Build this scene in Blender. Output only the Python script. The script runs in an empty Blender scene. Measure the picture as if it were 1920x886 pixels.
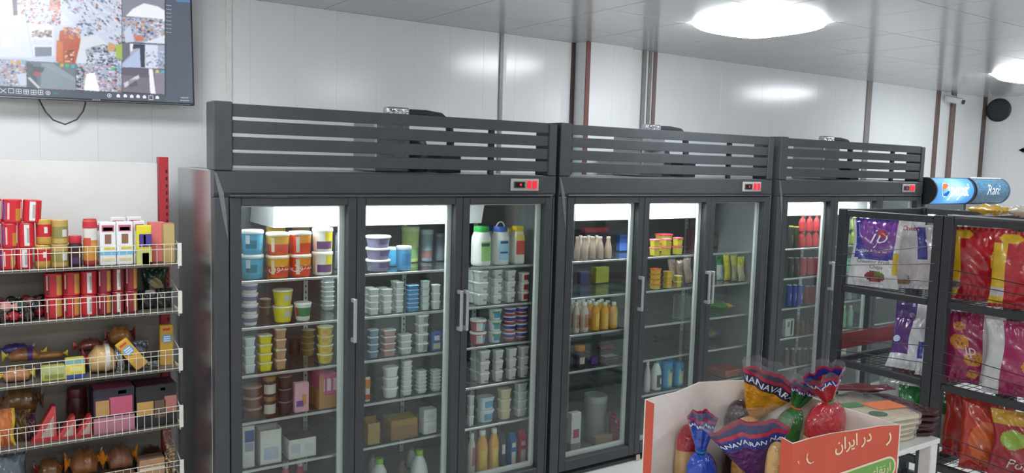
import bpy, math, random
import numpy as np
from mathutils import Vector, Matrix
random.seed(7)
SC = bpy.context.scene
COL = SC.collection

# ------------------------------------------------------------------ camera
FPX = 1503.3
YAW, PITCH, ROLL = math.radians(34.18), math.radians(5.34), math.radians(1.61)
CAM = np.array([-0.885, -3.625, 1.871])
_F = np.array([math.sin(YAW)*math.cos(PITCH), math.cos(YAW)*math.cos(PITCH), -math.sin(PITCH)])
_R0 = np.array([math.cos(YAW), -math.sin(YAW), 0.0])
_U0 = np.cross(_R0, _F)
_R = math.cos(ROLL)*_R0 + math.sin(ROLL)*_U0
_U = -math.sin(ROLL)*_R0 + math.cos(ROLL)*_U0
cd = bpy.data.cameras.new('camera'); cam = bpy.data.objects.new('camera', cd); COL.objects.link(cam)
cd.sensor_width = 36.0; cd.sensor_fit = 'HORIZONTAL'; cd.lens = FPX*36.0/1920.0
cd.clip_start = 0.05; cd.clip_end = 60
cam.matrix_world = Matrix(((_R[0], _U[0], -_F[0], CAM[0]), (_R[1], _U[1], -_F[1], CAM[1]), (_R[2], _U[2], -_F[2], CAM[2]), (0, 0, 0, 1)))
SC.camera = cam

# ------------------------------------------------------------------ light level, world, exposure
PANEL_W = 22.0          # ceiling light panels (emission strength)
FRIDGE_W = 75.0        # fluorescent tubes inside the coolers
SC.view_settings.view_transform = 'Standard'
SC.view_settings.look = 'None'
SC.view_settings.gamma = 1.0
SC.view_settings.use_curve_mapping = False
SC.view_settings.exposure = 0.2
SC.cycles.transparent_max_bounces = 24
SC.cycles.max_bounces = 12
SC.cycles.diffuse_bounces = 7
W_ = bpy.data.worlds.new('world'); SC.world = W_; W_.use_nodes = True
W_.node_tree.nodes['Background'].inputs[0].default_value = (0.8, 0.88, 1.0, 1)
W_.node_tree.nodes['Background'].inputs[1].default_value = 0.3

# ------------------------------------------------------------------ measuring helpers (photo column/row <-> world point)
def depth(p): return float((np.asarray(p, float)-CAM) @ _F)
def _ray(u, v): return _F + _R*(u-960)/FPX - _U*(v-443)/FPX
def atY(u, v, y): d = _ray(u, v); return CAM + d*(y-CAM[1])/d[1]
def atX(u, v, x): d = _ray(u, v); return CAM + d*(x-CAM[0])/d[0]
def atZ(u, v, z): d = _ray(u, v); return CAM + d*(z-CAM[2])/d[2]
def atP(u, v, p0, n): d = _ray(u, v); return CAM + d*(((np.asarray(p0)-CAM)@n)/(d@n))
def px(p):
    d = np.asarray(p, float)-CAM
    return 960+FPX*(d@_R)/(d@_F), 443-FPX*(d@_U)/(d@_F)
def xat(u, y, z):
    n = _R-_F*(u-960)/FPX
    return float(CAM[0]-((y-CAM[1])*n[1]+(z-CAM[2])*n[2])/n[0])
def zat(v, x, y):
    n = _U+_F*(v-443)/FPX
    return float(CAM[2]-((x-CAM[0])*n[0]+(y-CAM[1])*n[1])/n[2])

# ------------------------------------------------------------------ materials
def lin(c):
    if isinstance(c, str):
        c = c.lstrip('#'); c = [int(c[i:i+2], 16)/255 for i in (0, 2, 4)]
        c = [x/12.92 if x <= .04045 else ((x+.055)/1.055)**2.4 for x in c]
    return tuple(c)
_mc = {}
def mat(color, rough=.45, metal=0.0, spec=.5, var=.06, scale=30, bump=0.0, emit=0, coat=0, name=None, bscale=None):
    key = (color, rough, metal, spec, var, scale, bump, emit, coat, bscale)
    if key in _mc: return _mc[key]
    m = bpy.data.materials.new(name or 'surface_'+str(color).strip('#')); m.use_nodes = True
    nt = m.node_tree; b = nt.nodes['Principled BSDF']; c = lin(color)
    b.inputs['Roughness'].default_value = rough; b.inputs['Metallic'].default_value = metal
    b.inputs['Specular IOR Level'].default_value = spec
    if coat: b.inputs['Coat Weight'].default_value = coat; b.inputs['Coat Roughness'].default_value = .08
    tc = nt.nodes.new('ShaderNodeTexCoord'); nz = nt.nodes.new('ShaderNodeTexNoise'); nz.inputs['Scale'].default_value = scale
    nz.inputs['Detail'].default_value = 3
    nt.links.new(tc.outputs['Object'], nz.inputs['Vector'])
    rp = nt.nodes.new('ShaderNodeValToRGB')
    rp.color_ramp.elements[0].position = .3; rp.color_ramp.elements[1].position = .7
    rp.color_ramp.elements[0].color = tuple(x*(1-var) for x in c)+(1,)
    rp.color_ramp.elements[1].color = tuple(min(1, x*(1+var)) for x in c)+(1,)
    nt.links.new(nz.outputs['Fac'], rp.inputs['Fac']); nt.links.new(rp.outputs['Color'], b.inputs['Base Color'])
    if bump:
        n2 = nz
        if bscale: n2 = nt.nodes.new('ShaderNodeTexNoise'); n2.inputs['Scale'].default_value = bscale; nt.links.new(tc.outputs['Object'], n2.inputs['Vector'])
        bp = nt.nodes.new('ShaderNodeBump'); bp.inputs['Strength'].default_value = bump; bp.inputs['Distance'].default_value = .01
        nt.links.new(n2.outputs['Fac'], bp.inputs['Height']); nt.links.new(bp.outputs['Normal'], b.inputs['Normal'])
    if emit:
        nt.links.new(rp.outputs['Color'], b.inputs['Emission Color']); b.inputs['Emission Strength'].default_value = emit
    _mc[key] = m
    return m
def glow(color, s):
    key = ('glow', color, s)
    if key in _mc: return _mc[key]
    m = bpy.data.materials.new('lit_'+str(color).strip('#')); m.use_nodes = True; nt = m.node_tree; nt.nodes.clear()
    e = nt.nodes.new('ShaderNodeEmission'); o = nt.nodes.new('ShaderNodeOutputMaterial')
    e.inputs[0].default_value = lin(color)+(1,); e.inputs[1].default_value = s
    nt.links.new(e.outputs[0], o.inputs[0]); _mc[key] = m; return m
def film(tint, rough=.03, refl=1.0, ior=1.45, diffuse=0.0, dcol='#ffffff', bump=0, name='clear_film'):
    """thin clear sheet: see-through with a fresnel reflection and, for cloudy plastic, a little white scatter"""
    key = ('film', tint, rough, refl, ior, diffuse, dcol, bump)
    if key in _mc: return _mc[key]
    m = bpy.data.materials.new(name); m.use_nodes = True; nt = m.node_tree; nt.nodes.clear()
    o = nt.nodes.new('ShaderNodeOutputMaterial'); t = nt.nodes.new('ShaderNodeBsdfTransparent'); g = nt.nodes.new('ShaderNodeBsdfGlossy')
    t.inputs[0].default_value = lin(tint)+(1,); g.inputs['Roughness'].default_value = rough
    g.inputs[0].default_value = (refl, refl, refl, 1)
    # schlick reflectance, the same from both sides of the sheet
    lw = nt.nodes.new('ShaderNodeLayerWeight'); lw.inputs['Blend'].default_value = .5
    pw = nt.nodes.new('ShaderNodeMath'); pw.operation = 'POWER'; pw.inputs[1].default_value = 5.0
    ml = nt.nodes.new('ShaderNodeMath'); ml.operation = 'MULTIPLY_ADD'; f0 = ((ior-1)/(ior+1))**2
    ml.inputs[1].default_value = 1-f0; ml.inputs[2].default_value = f0
    nt.links.new(lw.outputs['Facing'], pw.inputs[0]); nt.links.new(pw.outputs[0], ml.inputs[0])
    mx = nt.nodes.new('ShaderNodeMixShader'); nt.links.new(ml.outputs[0], mx.inputs[0])
    src = t.outputs[0]
    if diffuse:
        d = nt.nodes.new('ShaderNodeBsdfDiffuse'); d.inputs[0].default_value = lin(dcol)+(1,)
        m2 = nt.nodes.new('ShaderNodeMixShader'); m2.inputs[0].default_value = diffuse
        nt.links.new(t.outputs[0], m2.inputs[1]); nt.links.new(d.outputs[0], m2.inputs[2]); src = m2.outputs[0]
    if bump:
        nz = nt.nodes.new('ShaderNodeTexNoise'); nz.inputs['Scale'].default_value = 28; nz.inputs['Detail'].default_value = 4
        tc = nt.nodes.new('ShaderNodeTexCoord'); nt.links.new(tc.outputs['Object'], nz.inputs['Vector'])
        bp = nt.nodes.new('ShaderNodeBump'); bp.inputs['Strength'].default_value = bump; bp.inputs['Distance'].default_value = .02
        nt.links.new(nz.outputs['Fac'], bp.inputs['Height']); nt.links.new(bp.outputs['Normal'], g.inputs['Normal'])
    nt.links.new(src, mx.inputs[1]); nt.links.new(g.outputs[0], mx.inputs[2]); nt.links.new(mx.outputs[0], o.inputs[0])
    _mc[key] = m; return m
def foil(color, rough=.28, bump=.5, bscale=35, var=.1):   # shiny printed plastic film of snack packs
    return mat(color, rough=rough, spec=.6, var=var, scale=20, bump=bump, bscale=bscale, coat=.5)

# ------------------------------------------------------------------ mesh building
class MB:
    def __init__(s): s.v = []; s.f = []; s.m = []
    def add(s, vs, fs, mi=0):
        o = len(s.v); s.v += [tuple(map(float, p)) for p in vs]; s.f += [tuple(i+o for i in f) for f in fs]
        s.m += (mi if isinstance(mi, list) else [mi]*len(fs)); return s
    def box(s, x0, x1, y0, y1, z0, z1, mi=0):
        return s.add([(x0,y0,z0),(x1,y0,z0),(x1,y1,z0),(x0,y1,z0),(x0,y0,z1),(x1,y0,z1),(x1,y1,z1),(x0,y1,z1)],
                     [(0,3,2,1),(4,5,6,7),(0,1,5,4),(1,2,6,5),(2,3,7,6),(3,0,4,7)], mi)
    def rbox(s, x0, x1, y0, y1, z0, z1, r=.004, mi=0):
        """box with chamfered edges"""
        r = min(r, (x1-x0)*.45, (y1-y0)*.45, (z1-z0)*.45)
        def rect(i, z): return [(x0+i,y0,z),(x1-i,y0,z),(x1,y0+i,z),(x1,y1-i,z),(x1-i,y1,z),(x0+i,y1,z),(x0,y1-i,z),(x0,y0+i,z)]
        def rin(z): return [(x0+r,y0+r,z),(x1-r,y0+r,z),(x1-r,y0+r,z),(x1-r,y1-r,z),(x1-r,y1-r,z),(x0+r,y1-r,z),(x0+r,y1-r,z),(x0+r,y0+r,z)]
        return s.loft([rin(z0), rect(r, z0+r), rect(r, z1-r), rin(z1)], mi=mi)
    def loft(s, rings, mi=0, caps=True, closed=True):
        n = len(rings[0]); vs = [p for r in rings for p in r]; fs = []; ms = []
        for k in range(len(rings)-1):
            for i in range(n if closed else n-1):
                j = (i+1) % n
                fs.append((k*n+i, k*n+j, (k+1)*n+j, (k+1)*n+i))
                ms.append(mi(k, i) if callable(mi) else (mi[k] if isinstance(mi, list) else mi))
        if caps:
            fs.append(tuple(reversed(range(n)))); ms.append(mi(0, 0) if callable(mi) else (mi[0] if isinstance(mi, list) else mi))
            fs.append(tuple((len(rings)-1)*n+i for i in range(n))); ms.append(mi(len(rings)-2, 0) if callable(mi) else (mi[-1] if isinstance(mi, list) else mi))
        return s.add(vs, fs, ms)
    def tube(s, path, r, n=8, mi=0):
        rings = []; P = [Vector(p) for p in path]
        for k, p in enumerate(P):
            t = (P[min(k+1, len(P)-1)]-P[max(k-1, 0)]).normalized()
            a = t.orthogonal() if k == 0 else (pa - t*pa.dot(t))
            a.normalize(); pa = a; b = t.cross(a)
            rr = r[k] if isinstance(r, (list, tuple)) else r
            rings.append([tuple(p+(a*math.cos(2*math.pi*i/n)+b*math.sin(2*math.pi*i/n))*rr) for i in range(n)])
        return s.loft(rings, mi)
    def prism(s, poly, axis, a0, a1, mi=0):
        """extrude a 2d polygon along an axis; poly is in the other two axes in order"""
        def mk(p, a): return (a, p[0], p[1]) if axis == 'x' else ((p[0], a, p[1]) if axis == 'y' else (p[0], p[1], a))
        return s.loft([[mk(p, a0) for p in poly], [mk(p, a1) for p in poly]], mi)
    def xf(s, M):
        s.v = [tuple(M @ Vector(p)) for p in s.v]; return s
    def mesh(s, name, mats, smooth=35):
        me = bpy.data.meshes.new(name); me.from_pydata(s.v, [], s.f)
        mats = mats if isinstance(mats, (list, tuple)) else [mats]
        for m in mats: me.materials.append(m)
        if len(mats) > 1: me.polygons.foreach_set('material_index', s.m)
        bmx = __import__('bmesh').new(); bmx.from_mesh(me)
        __import__('bmesh').ops.recalc_face_normals(bmx, faces=bmx.faces); bmx.to_mesh(me); bmx.free()
        if smooth: me.shade_smooth(); me.set_sharp_from_angle(angle=math.radians(smooth))
        me.update(); return me
def ring(a, b, z, e=2.0, n=24, cx=0, cy=0):
    out = []
    for i in range(n):
        t = 2*math.pi*i/n; c, q = math.cos(t), math.sin(t)
        out.append((cx+a*math.copysign(abs(c)**(2/e), c), cy+b*math.copysign(abs(q)**(2/e), q), z))
    return out

# ------------------------------------------------------------------ object making
def obj(name, me, parent=None, loc=(0,0,0), rot=(0,0,0)):
    o = bpy.data.objects.new(name, me); COL.objects.link(o); o.location = loc; o.rotation_euler = rot
    if parent is not None: o.parent = parent
    return o
LABELS = {}
def tag(o, label, cat, group=None, kind=None):
    if label:
        if not 4 <= len(label.split()) <= 16: print('LABEL LENGTH', len(label.split()), label)
        LABELS.setdefault(label, []).append(o.name)
        o['label'] = label
    if cat: o['category'] = cat
    if group: o['group'] = group
    if kind: o['kind'] = kind
    return o
def thing(name, label, cat, loc=(0,0,0), rot=(0,0,0), group=None):
    return tag(obj(name, None, None, loc, rot), label, cat, group)
def struct(name, me, label, cat, parent=None, loc=(0,0,0), rot=(0,0,0)):
    o = obj(name, me, parent, loc, rot)
    if parent is None: tag(o, label, cat, None, 'structure')
    return o
def text_mesh(body, size, extrude=0.0, shear=0.0, align='CENTER', bold=0.0):
    c = bpy.data.curves.new('lettering', 'FONT'); c.body = body; c.size = size; c.extrude = extrude; c.shear = shear
    c.align_x = align; c.align_y = 'CENTER'; c.offset = bold; c.resolution_u = 2
    o = bpy.data.objects.new('tmp_text', c)
    me = bpy.data.meshes.new_from_object(o)
    bpy.data.objects.remove(o); bpy.data.curves.remove(c)
    return me
def lettering(body, size, m, fn, parent, name='lettering', shear=0.0, bold=0.0):
    """flat print laid on a surface: fn maps flat (s, t) to a point"""
    me = text_mesh(body, size, shear=shear, bold=bold)
    for v in me.vertices: v.co = fn(v.co.x, v.co.y)
    me.materials.clear(); me.materials.append(m)
    return obj(name, me, parent)
ORD = ['first', 'second', 'third', 'fourth', 'fifth', 'sixth', 'seventh', 'eighth', 'ninth', 'tenth', 'eleventh', 'twelfth', 'thirteenth', 'fourteenth', 'fifteenth', 'sixteenth', 'seventeenth', 'eighteenth', 'nineteenth', 'twentieth']
# ================================================================== THE ROOM
CEIL = 2.706
X0R, X1R, Y0R, YW = -7.2, 8.3, -13.0, 0.87
pvc = mat('#eef0f0', rough=.17, spec=.45, var=.015, scale=3, name='white_pvc_wall')
pvc_back = mat('#9a9a98', rough=.6)
tilem = mat('#cfd1d2', rough=.16, spec=.5, var=.015, scale=2, name='white_pvc_ceiling')
dark_joint = mat('#2e3032', rough=.8)
floorm = mat('#d6d6d3', rough=.25, var=.04, scale=4, name='pale_floor_tile')
struct('floor', MB().box(X0R, X1R, Y0R, 1.0, -.05, 0).mesh('floor', floorm, 0), 'pale glossy floor of the shop', 'floor')
ceil_o = struct('ceiling', MB().box(X0R, X1R, Y0R, 1.0, CEIL+.012, CEIL+.05).mesh('ceiling', dark_joint, 0), 'glossy white tiled ceiling of the shop', 'ceiling')
# ceiling tiles: real square tiles with recessed joints
GX, GY, TS = 1.42, 0.375, 0.5925
LIGHTS = []
tile_me = {}
def tile(x0, x1, y0, y1):
    w, d = round(x1-x0, 3), round(y1-y0, 3)
    if (w, d) not in tile_me:
        tile_me[(w, d)] = MB().rbox(.003, w-.003, .003, d-.003, 0, .012, .0004).mesh('tile', tilem, 0)
    obj('tile', tile_me[(w, d)], ceil_o, (x0, y0, CEIL))
xs = [X0R]+[GX+TS*k for k in range(-20, 30) if X0R+.02 < GX+TS*k < X1R-.02]+[X1R]
ys = [Y0R]+[GY+TS*k for k in range(-30, 3) if Y0R+.02 < GY+TS*k < YW-.02]+[YW]
light_cells = [(2.605+6*TS*i, -.81-6*TS*j) for i in (-2, -1, 0, 1) for j in (0, 1, 2, 3)]  # outermost unseen rows and column are added to brighten the back wall
rest = MB()
for i in range(len(xs)-1):
    for j in range(len(ys)-1):
        if any(abs(xs[i]-a) < .1 and abs(ys[j]-b) < .1 for a, b in light_cells):
            LIGHTS.append((xs[i], ys[j])); continue
        if xs[i] > -1.6 and ys[j] > -2.7: tile(xs[i], xs[i+1], ys[j], ys[j+1])
        else: rest.box(xs[i]+.002, xs[i+1]-.002, ys[j]+.002, ys[j+1]-.002, CEIL, CEIL+.012)
obj('ceiling_tiles', rest.mesh('ceiling_tiles', tilem, 0), ceil_o)['kind'] = 'stuff'
# ceiling light panels, softly domed square diffusers
def dome(w):
    n = 12; mb = MB(); vs = []; fs = []
    for i in range(n+1):
        for j in range(n+1):
            a, b = 2*i/n-1, 2*j/n-1
            bulge = 1+.15*(1-b*b)*abs(a)*1.0
            bulge2 = 1+.15*(1-a*a)*abs(b)*1.0
            vs.append((a*w/2*bulge, b*w/2*bulge2, -.06*math.sqrt((1-a**4)*(1-b**4))))
    for i in range(n):
        for j in range(n): k = i*(n+1)+j; fs.append((k, k+1, k+n+2, k+n+1))
    return mb.add(vs, fs)
lamp_glow = glow('#f6faff', PANEL_W)
fr_me = None
dm = dome(TS-.02).mesh('diffuser', lamp_glow, 60)
frb = MB()
for (a, b, c, d) in [(-1, 1, -1, -.95), (-1, 1, .95, 1), (-1, -.95, -.95, .95), (.95, 1, -.95, .95)]:
    h = TS/2-.002; frb.box(a*h, b*h, c*h, d*h, 0, .012)
frm = frb.mesh('frame', mat('#e8e8e8', .3), 0)
for k, (x, y) in enumerate(sorted(LIGHTS)):
    inview = {(2, -1): 'bright square ceiling light panel above the middle of the cooler row', (6, -1): 'bright ceiling light panel cut by the right edge of the picture'}
    key = (int(x), int(round(y)))
    lab = inview.get(key, 'square ceiling light panel out of view, %s row, %s column' % (ORD[int(round((-.81-y)/(6*TS)))], ORD[int(round((x-2.605)/(6*TS)))+2]))
    t = thing('ceiling_light', lab, 'light', (x+TS/2, y+TS/2, CEIL), (0, 0, 0), 'ceiling light panels')
    obj('diffuser', dm, t); obj('frame', frm, t)

# walls
wb = struct('wall_back', MB().box(X0R, X1R, YW+.012, YW+.1, 0, CEIL).mesh('wall_back', pvc_back, 0), 'white plastic panelled back wall behind the coolers', 'wall')
wr = struct('wall_right', MB().box(X1R+.012, X1R+.1, Y0R, 1.0, 0, CEIL).box(X1R, X1R+.011, Y0R, -2.96, 0, CEIL).mesh('wall_right', pvc_back, 0), 'white plastic panelled end wall at the right', 'wall')
struct('wall_left', MB().box(X0R-.1, X0R, Y0R, 1.0, 0, CEIL).mesh('wall_left', mat('#dcdad6', .5), 0), 'plain left wall outside the view', 'wall')
struct('wall_front', MB().box(X0R, X1R, Y0R-.1, Y0R, 0, CEIL).mesh('wall_front', mat('#dcdad6', .5), 0), 'plain wall behind the camera', 'wall')
plank_me = {}
def plank(parent, w, h, loc, rz=0):
    k = (round(w, 3), round(h, 3))
    if k not in plank_me: plank_me[k] = MB().rbox(.0002, w-.0002, 0, .012, 0, h, .0007).mesh('plank', pvc, 0)
    obj('plank', plank_me[k], parent, loc, (0, 0, rz))
def planks(parent, x0, x1, y, w=.25):
    x = x0
    while x < x1-.005:
        ww = min(w, x1-x); plank(parent, ww, CEIL, (x, y, 0)); x += ww
PX0, PX1, PY = 2.655, 3.085, .745       # boxed-in column standing out of the wall
planks(wb, PX0-17*.25, PX0, YW)
struct('flat_panel', MB().box(X0R, PX0-17*.25-.001, YW, YW+.011, 0, CEIL).mesh('flat_panel', pvc, 0), None, None, wb)
planks(wb, PX1, X1R, .80)
MBx = MB().box(PX1, X1R, .8125, YW+.011, 0, CEIL); struct('furring', MBx.mesh('furring', pvc_back, 0), None, None, wb)
pil = struct('trim_1', MB().box(PX0+.013, PX1-.013, PY+.013, YW-.001, 0, CEIL).mesh('trim_1', pvc_back, 0), 'boxed white column standing out of the back wall', 'column')
planks(pil, PX0, PX1, PY)
plank(pil, YW-PY-.002, CEIL, (PX0+.0125, PY+.001, 0), math.pi/2)
plank(pil, .80-PY-.002, CEIL, (PX1, PY+.001, 0), math.pi/2)
for i in range(30):
    y = .798-.25*(i+1)
    if y > -3: plank(wr, .25, CEIL, (X1R, y+.25, 0), -math.pi/2)
# cover strips on the wall seams
tn = [1]
def strip(x0, x1, y, col, label, d=.012, z0=0, z1=CEIL, col2=None):
    tn[0] += 1
    mb = MB().rbox(x0, x1 if col2 is None else (x0+x1)/2, y-d, y, z0, z1, .002)
    ms = [mat(col, .35)]
    if col2: mb.rbox((x0+x1)/2, x1, y-d*.6, y, z0, z1, .002, 1); ms.append(mat(col2, .35))
    struct('trim_%d' % tn[0], mb.mesh('trim', ms, 0), label, 'trim')
strip(.277, .308, YW, '#f1eee8', 'pale cover strip on the wall just right of the television')
strip(2.027, 2.081, YW, '#8f9092', 'two-tone grey and white cover strip above the first cooler', col2='#eceae6')
strip(PX0-.03, PX0-.001, YW, '#4a3b38', 'dark brown strip in the corner left of the boxed column')
strip(PX0-.003, PX0+.034, PY, '#7a5049', 'reddish brown strip on the edge of the boxed column')
strip(xat(1200, .8, 2.3), xat(1206, .8, 2.3), .80, '#8d8a88', 'thin grey strip right of the boxed column', .02)
strip(xat(1212, .8, 2.3), xat(1217.5, .8, 2.3), .80, '#8d8a88', 'second thin grey strip right of the boxed column', .012)
strip(xat(1221, .8, 2.3), xat(1227, .8, 2.3), .80, '#83706b', 'brownish strip right of the two thin grey strips')
strip(xat(1623, .8, 2.5), xat(1632, .8, 2.5), .80, '#8f8987', 'grey-brown wall strip above the third cooler')
strip(xat(1752, .8, 2.4), xat(1759, .8, 2.4), .80, '#6e5551', 'brown wall strip left of the security camera')
strip(xat(1779, .8, 2.4), xat(1786, .8, 2.4), .80, '#7c6660', 'brown cable duct running down below the security camera', .025)
strip(X1R-.075, X1R-.002, .80, '#5c4844', 'dark brown strip in the corner of the two walls')

# ------------------------------------------------------------------ small things on the far walls
t = thing('wall_vent', 'round black vent high on the right wall', 'vent', (X1R, .665, 2.565), (0, 0, -math.pi/2))
blk = mat('#34373c', .45)
obj('rim', MB().xf(Matrix()).loft([ring(.124, .124, 0, n=40), ring(.124, .124, .018, n=40), ring(.112, .112, .024, n=40), ring(.106, .106, .012, n=40)], caps=False).xf(Matrix.Rotation(math.pi/2, 4, 'X')).mesh('rim', blk), t)
vm = MB()
vm.loft([ring(.107, .107, .001, n=40), ring(.107, .107, .008, n=40)])
for k in range(-6, 7):
    z = k*.0155; w = math.sqrt(max(.0001, .105**2-z*z)); vm.box(-w, w, z-.003, z+.003, .008, .014)
obj('grille', vm.xf(Matrix.Rotation(math.pi/2, 4, 'X')).mesh('grille', mat('#43464c', .5)), t)
# security camera
cx, cz = xat(1787, .72, 2.62), 2.60
t = thing('security_camera', 'white security camera on a bracket at the top of the brown duct', 'camera', (cx, .80, cz))
wh = mat('#e9e9ea', .35)
obj('bracket', MB().rbox(-.035, .035, -.02, 0, .02, .10, .003).tube([(0, -.015, .075), (0, -.05, .07), (0, -.075, .045)], .012).mesh('bracket', wh), t)
obj('housing', MB().loft([ring(.036, .03, 0, 4, 20), ring(.038, .032, .02, 4, 20), ring(.038, .032, .17, 4, 20), ring(.03, .026, .175, 4, 20)]).xf(Matrix.Translation((-.04, -.03, .035)) @ Matrix.Rotation(math.radians(104), 4, 'X') @ Matrix.Rotation(math.radians(10), 4, 'Y')).mesh('housing', wh), t)
obj('sun_shield', MB().box(-.085, .005, -.215, -.02, .073, .077).xf(Matrix.Rotation(math.radians(12), 4, 'X') @ Matrix.Translation((0, 0, .0))).mesh('sun_shield', wh, 0), t)
obj('lens', MB().loft([ring(.027, .023, 0, 3, 20), ring(.027, .023, .006, 3, 20)]).xf(Matrix.Translation((-.04, -.203, -.009)) @ Matrix.Rotation(math.radians(104), 4, 'X')).mesh('lens', mat('#15171a', .1)), t)
# dark leafy ornament on the right wall, cut by the frame
t = thing('wall_ornament', 'dark leafy ornament on the right wall at the picture edge', 'ornament', (X1R, .36, 2.09), (0, 0, -math.pi/2))
lm = mat('#2d3134', .5)
obj('stem', MB().tube([(0, -.004, -.16), (.0, -.006, 0), (.01, -.006, .12)], .004, 6).mesh('stem', lm), t)
for k in range(9):
    a = math.radians(-70+k*40); z = -.1+.024*k; L = .075
    dx, dz = math.cos(a)*L, math.sin(a)*L*.6
    q = (-dz, dx); pts = [(0, 0), (dx*.5+q[0]*.22, dz*.5+q[1]*.22), (dx, dz), (dx*.5-q[0]*.22, dz*.5-q[1]*.22)]
    obj('leaf', MB().prism([(p[0], p[1]+z) for p in pts], 'y', -.014, -.002).mesh('leaf', lm, 0), t)
# ================================================================== THE THREE GLASS-DOOR COOLERS
FW, FD = 1.865, .73
FX = [0.0, 1.89, 3.83]
FNAME = ['nearest', 'middle', 'farthest']
SHZ = [1.288, 1.068, .842, .617, .385, .07]       # shelf tops and the bottom deck
char = mat('#424649', rough=.42, var=.08, scale=14, spec=.45, name='charcoal_painted_steel')
char2 = mat('#3b3e42', rough=.4, var=.08, scale=14, name='charcoal_door_frame')
steel = mat('#b9bdbe', rough=.2, metal=.9, var=.04, scale=5, name='dark_polished_steel')
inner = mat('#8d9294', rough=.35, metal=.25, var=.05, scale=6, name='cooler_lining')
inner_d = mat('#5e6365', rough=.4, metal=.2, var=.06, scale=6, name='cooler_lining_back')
white_pl = mat('#e6e8e6', rough=.35, var=.03, name='white_plastic')
alum = mat('#c9ccce', rough=.3, metal=.6, var=.03, name='aluminium')
glassm = film('#f1f5f3', rough=.03, ior=1.5, name='door_glass')
shelfglass = film('#eef3f1', rough=.05, ior=1.4, diffuse=.05, dcol='#aab4b2', name='shelf_glass')
tubeglow = glow('#f3f7ff', FRIDGE_W)
OPEN = [(.118, .622), (.715, 1.218), (1.306, 1.800)]
LEAF = [(.068, .667), (.669, 1.262), (1.264, 1.850)]
ZB, ZT = .108, 1.640

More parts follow.
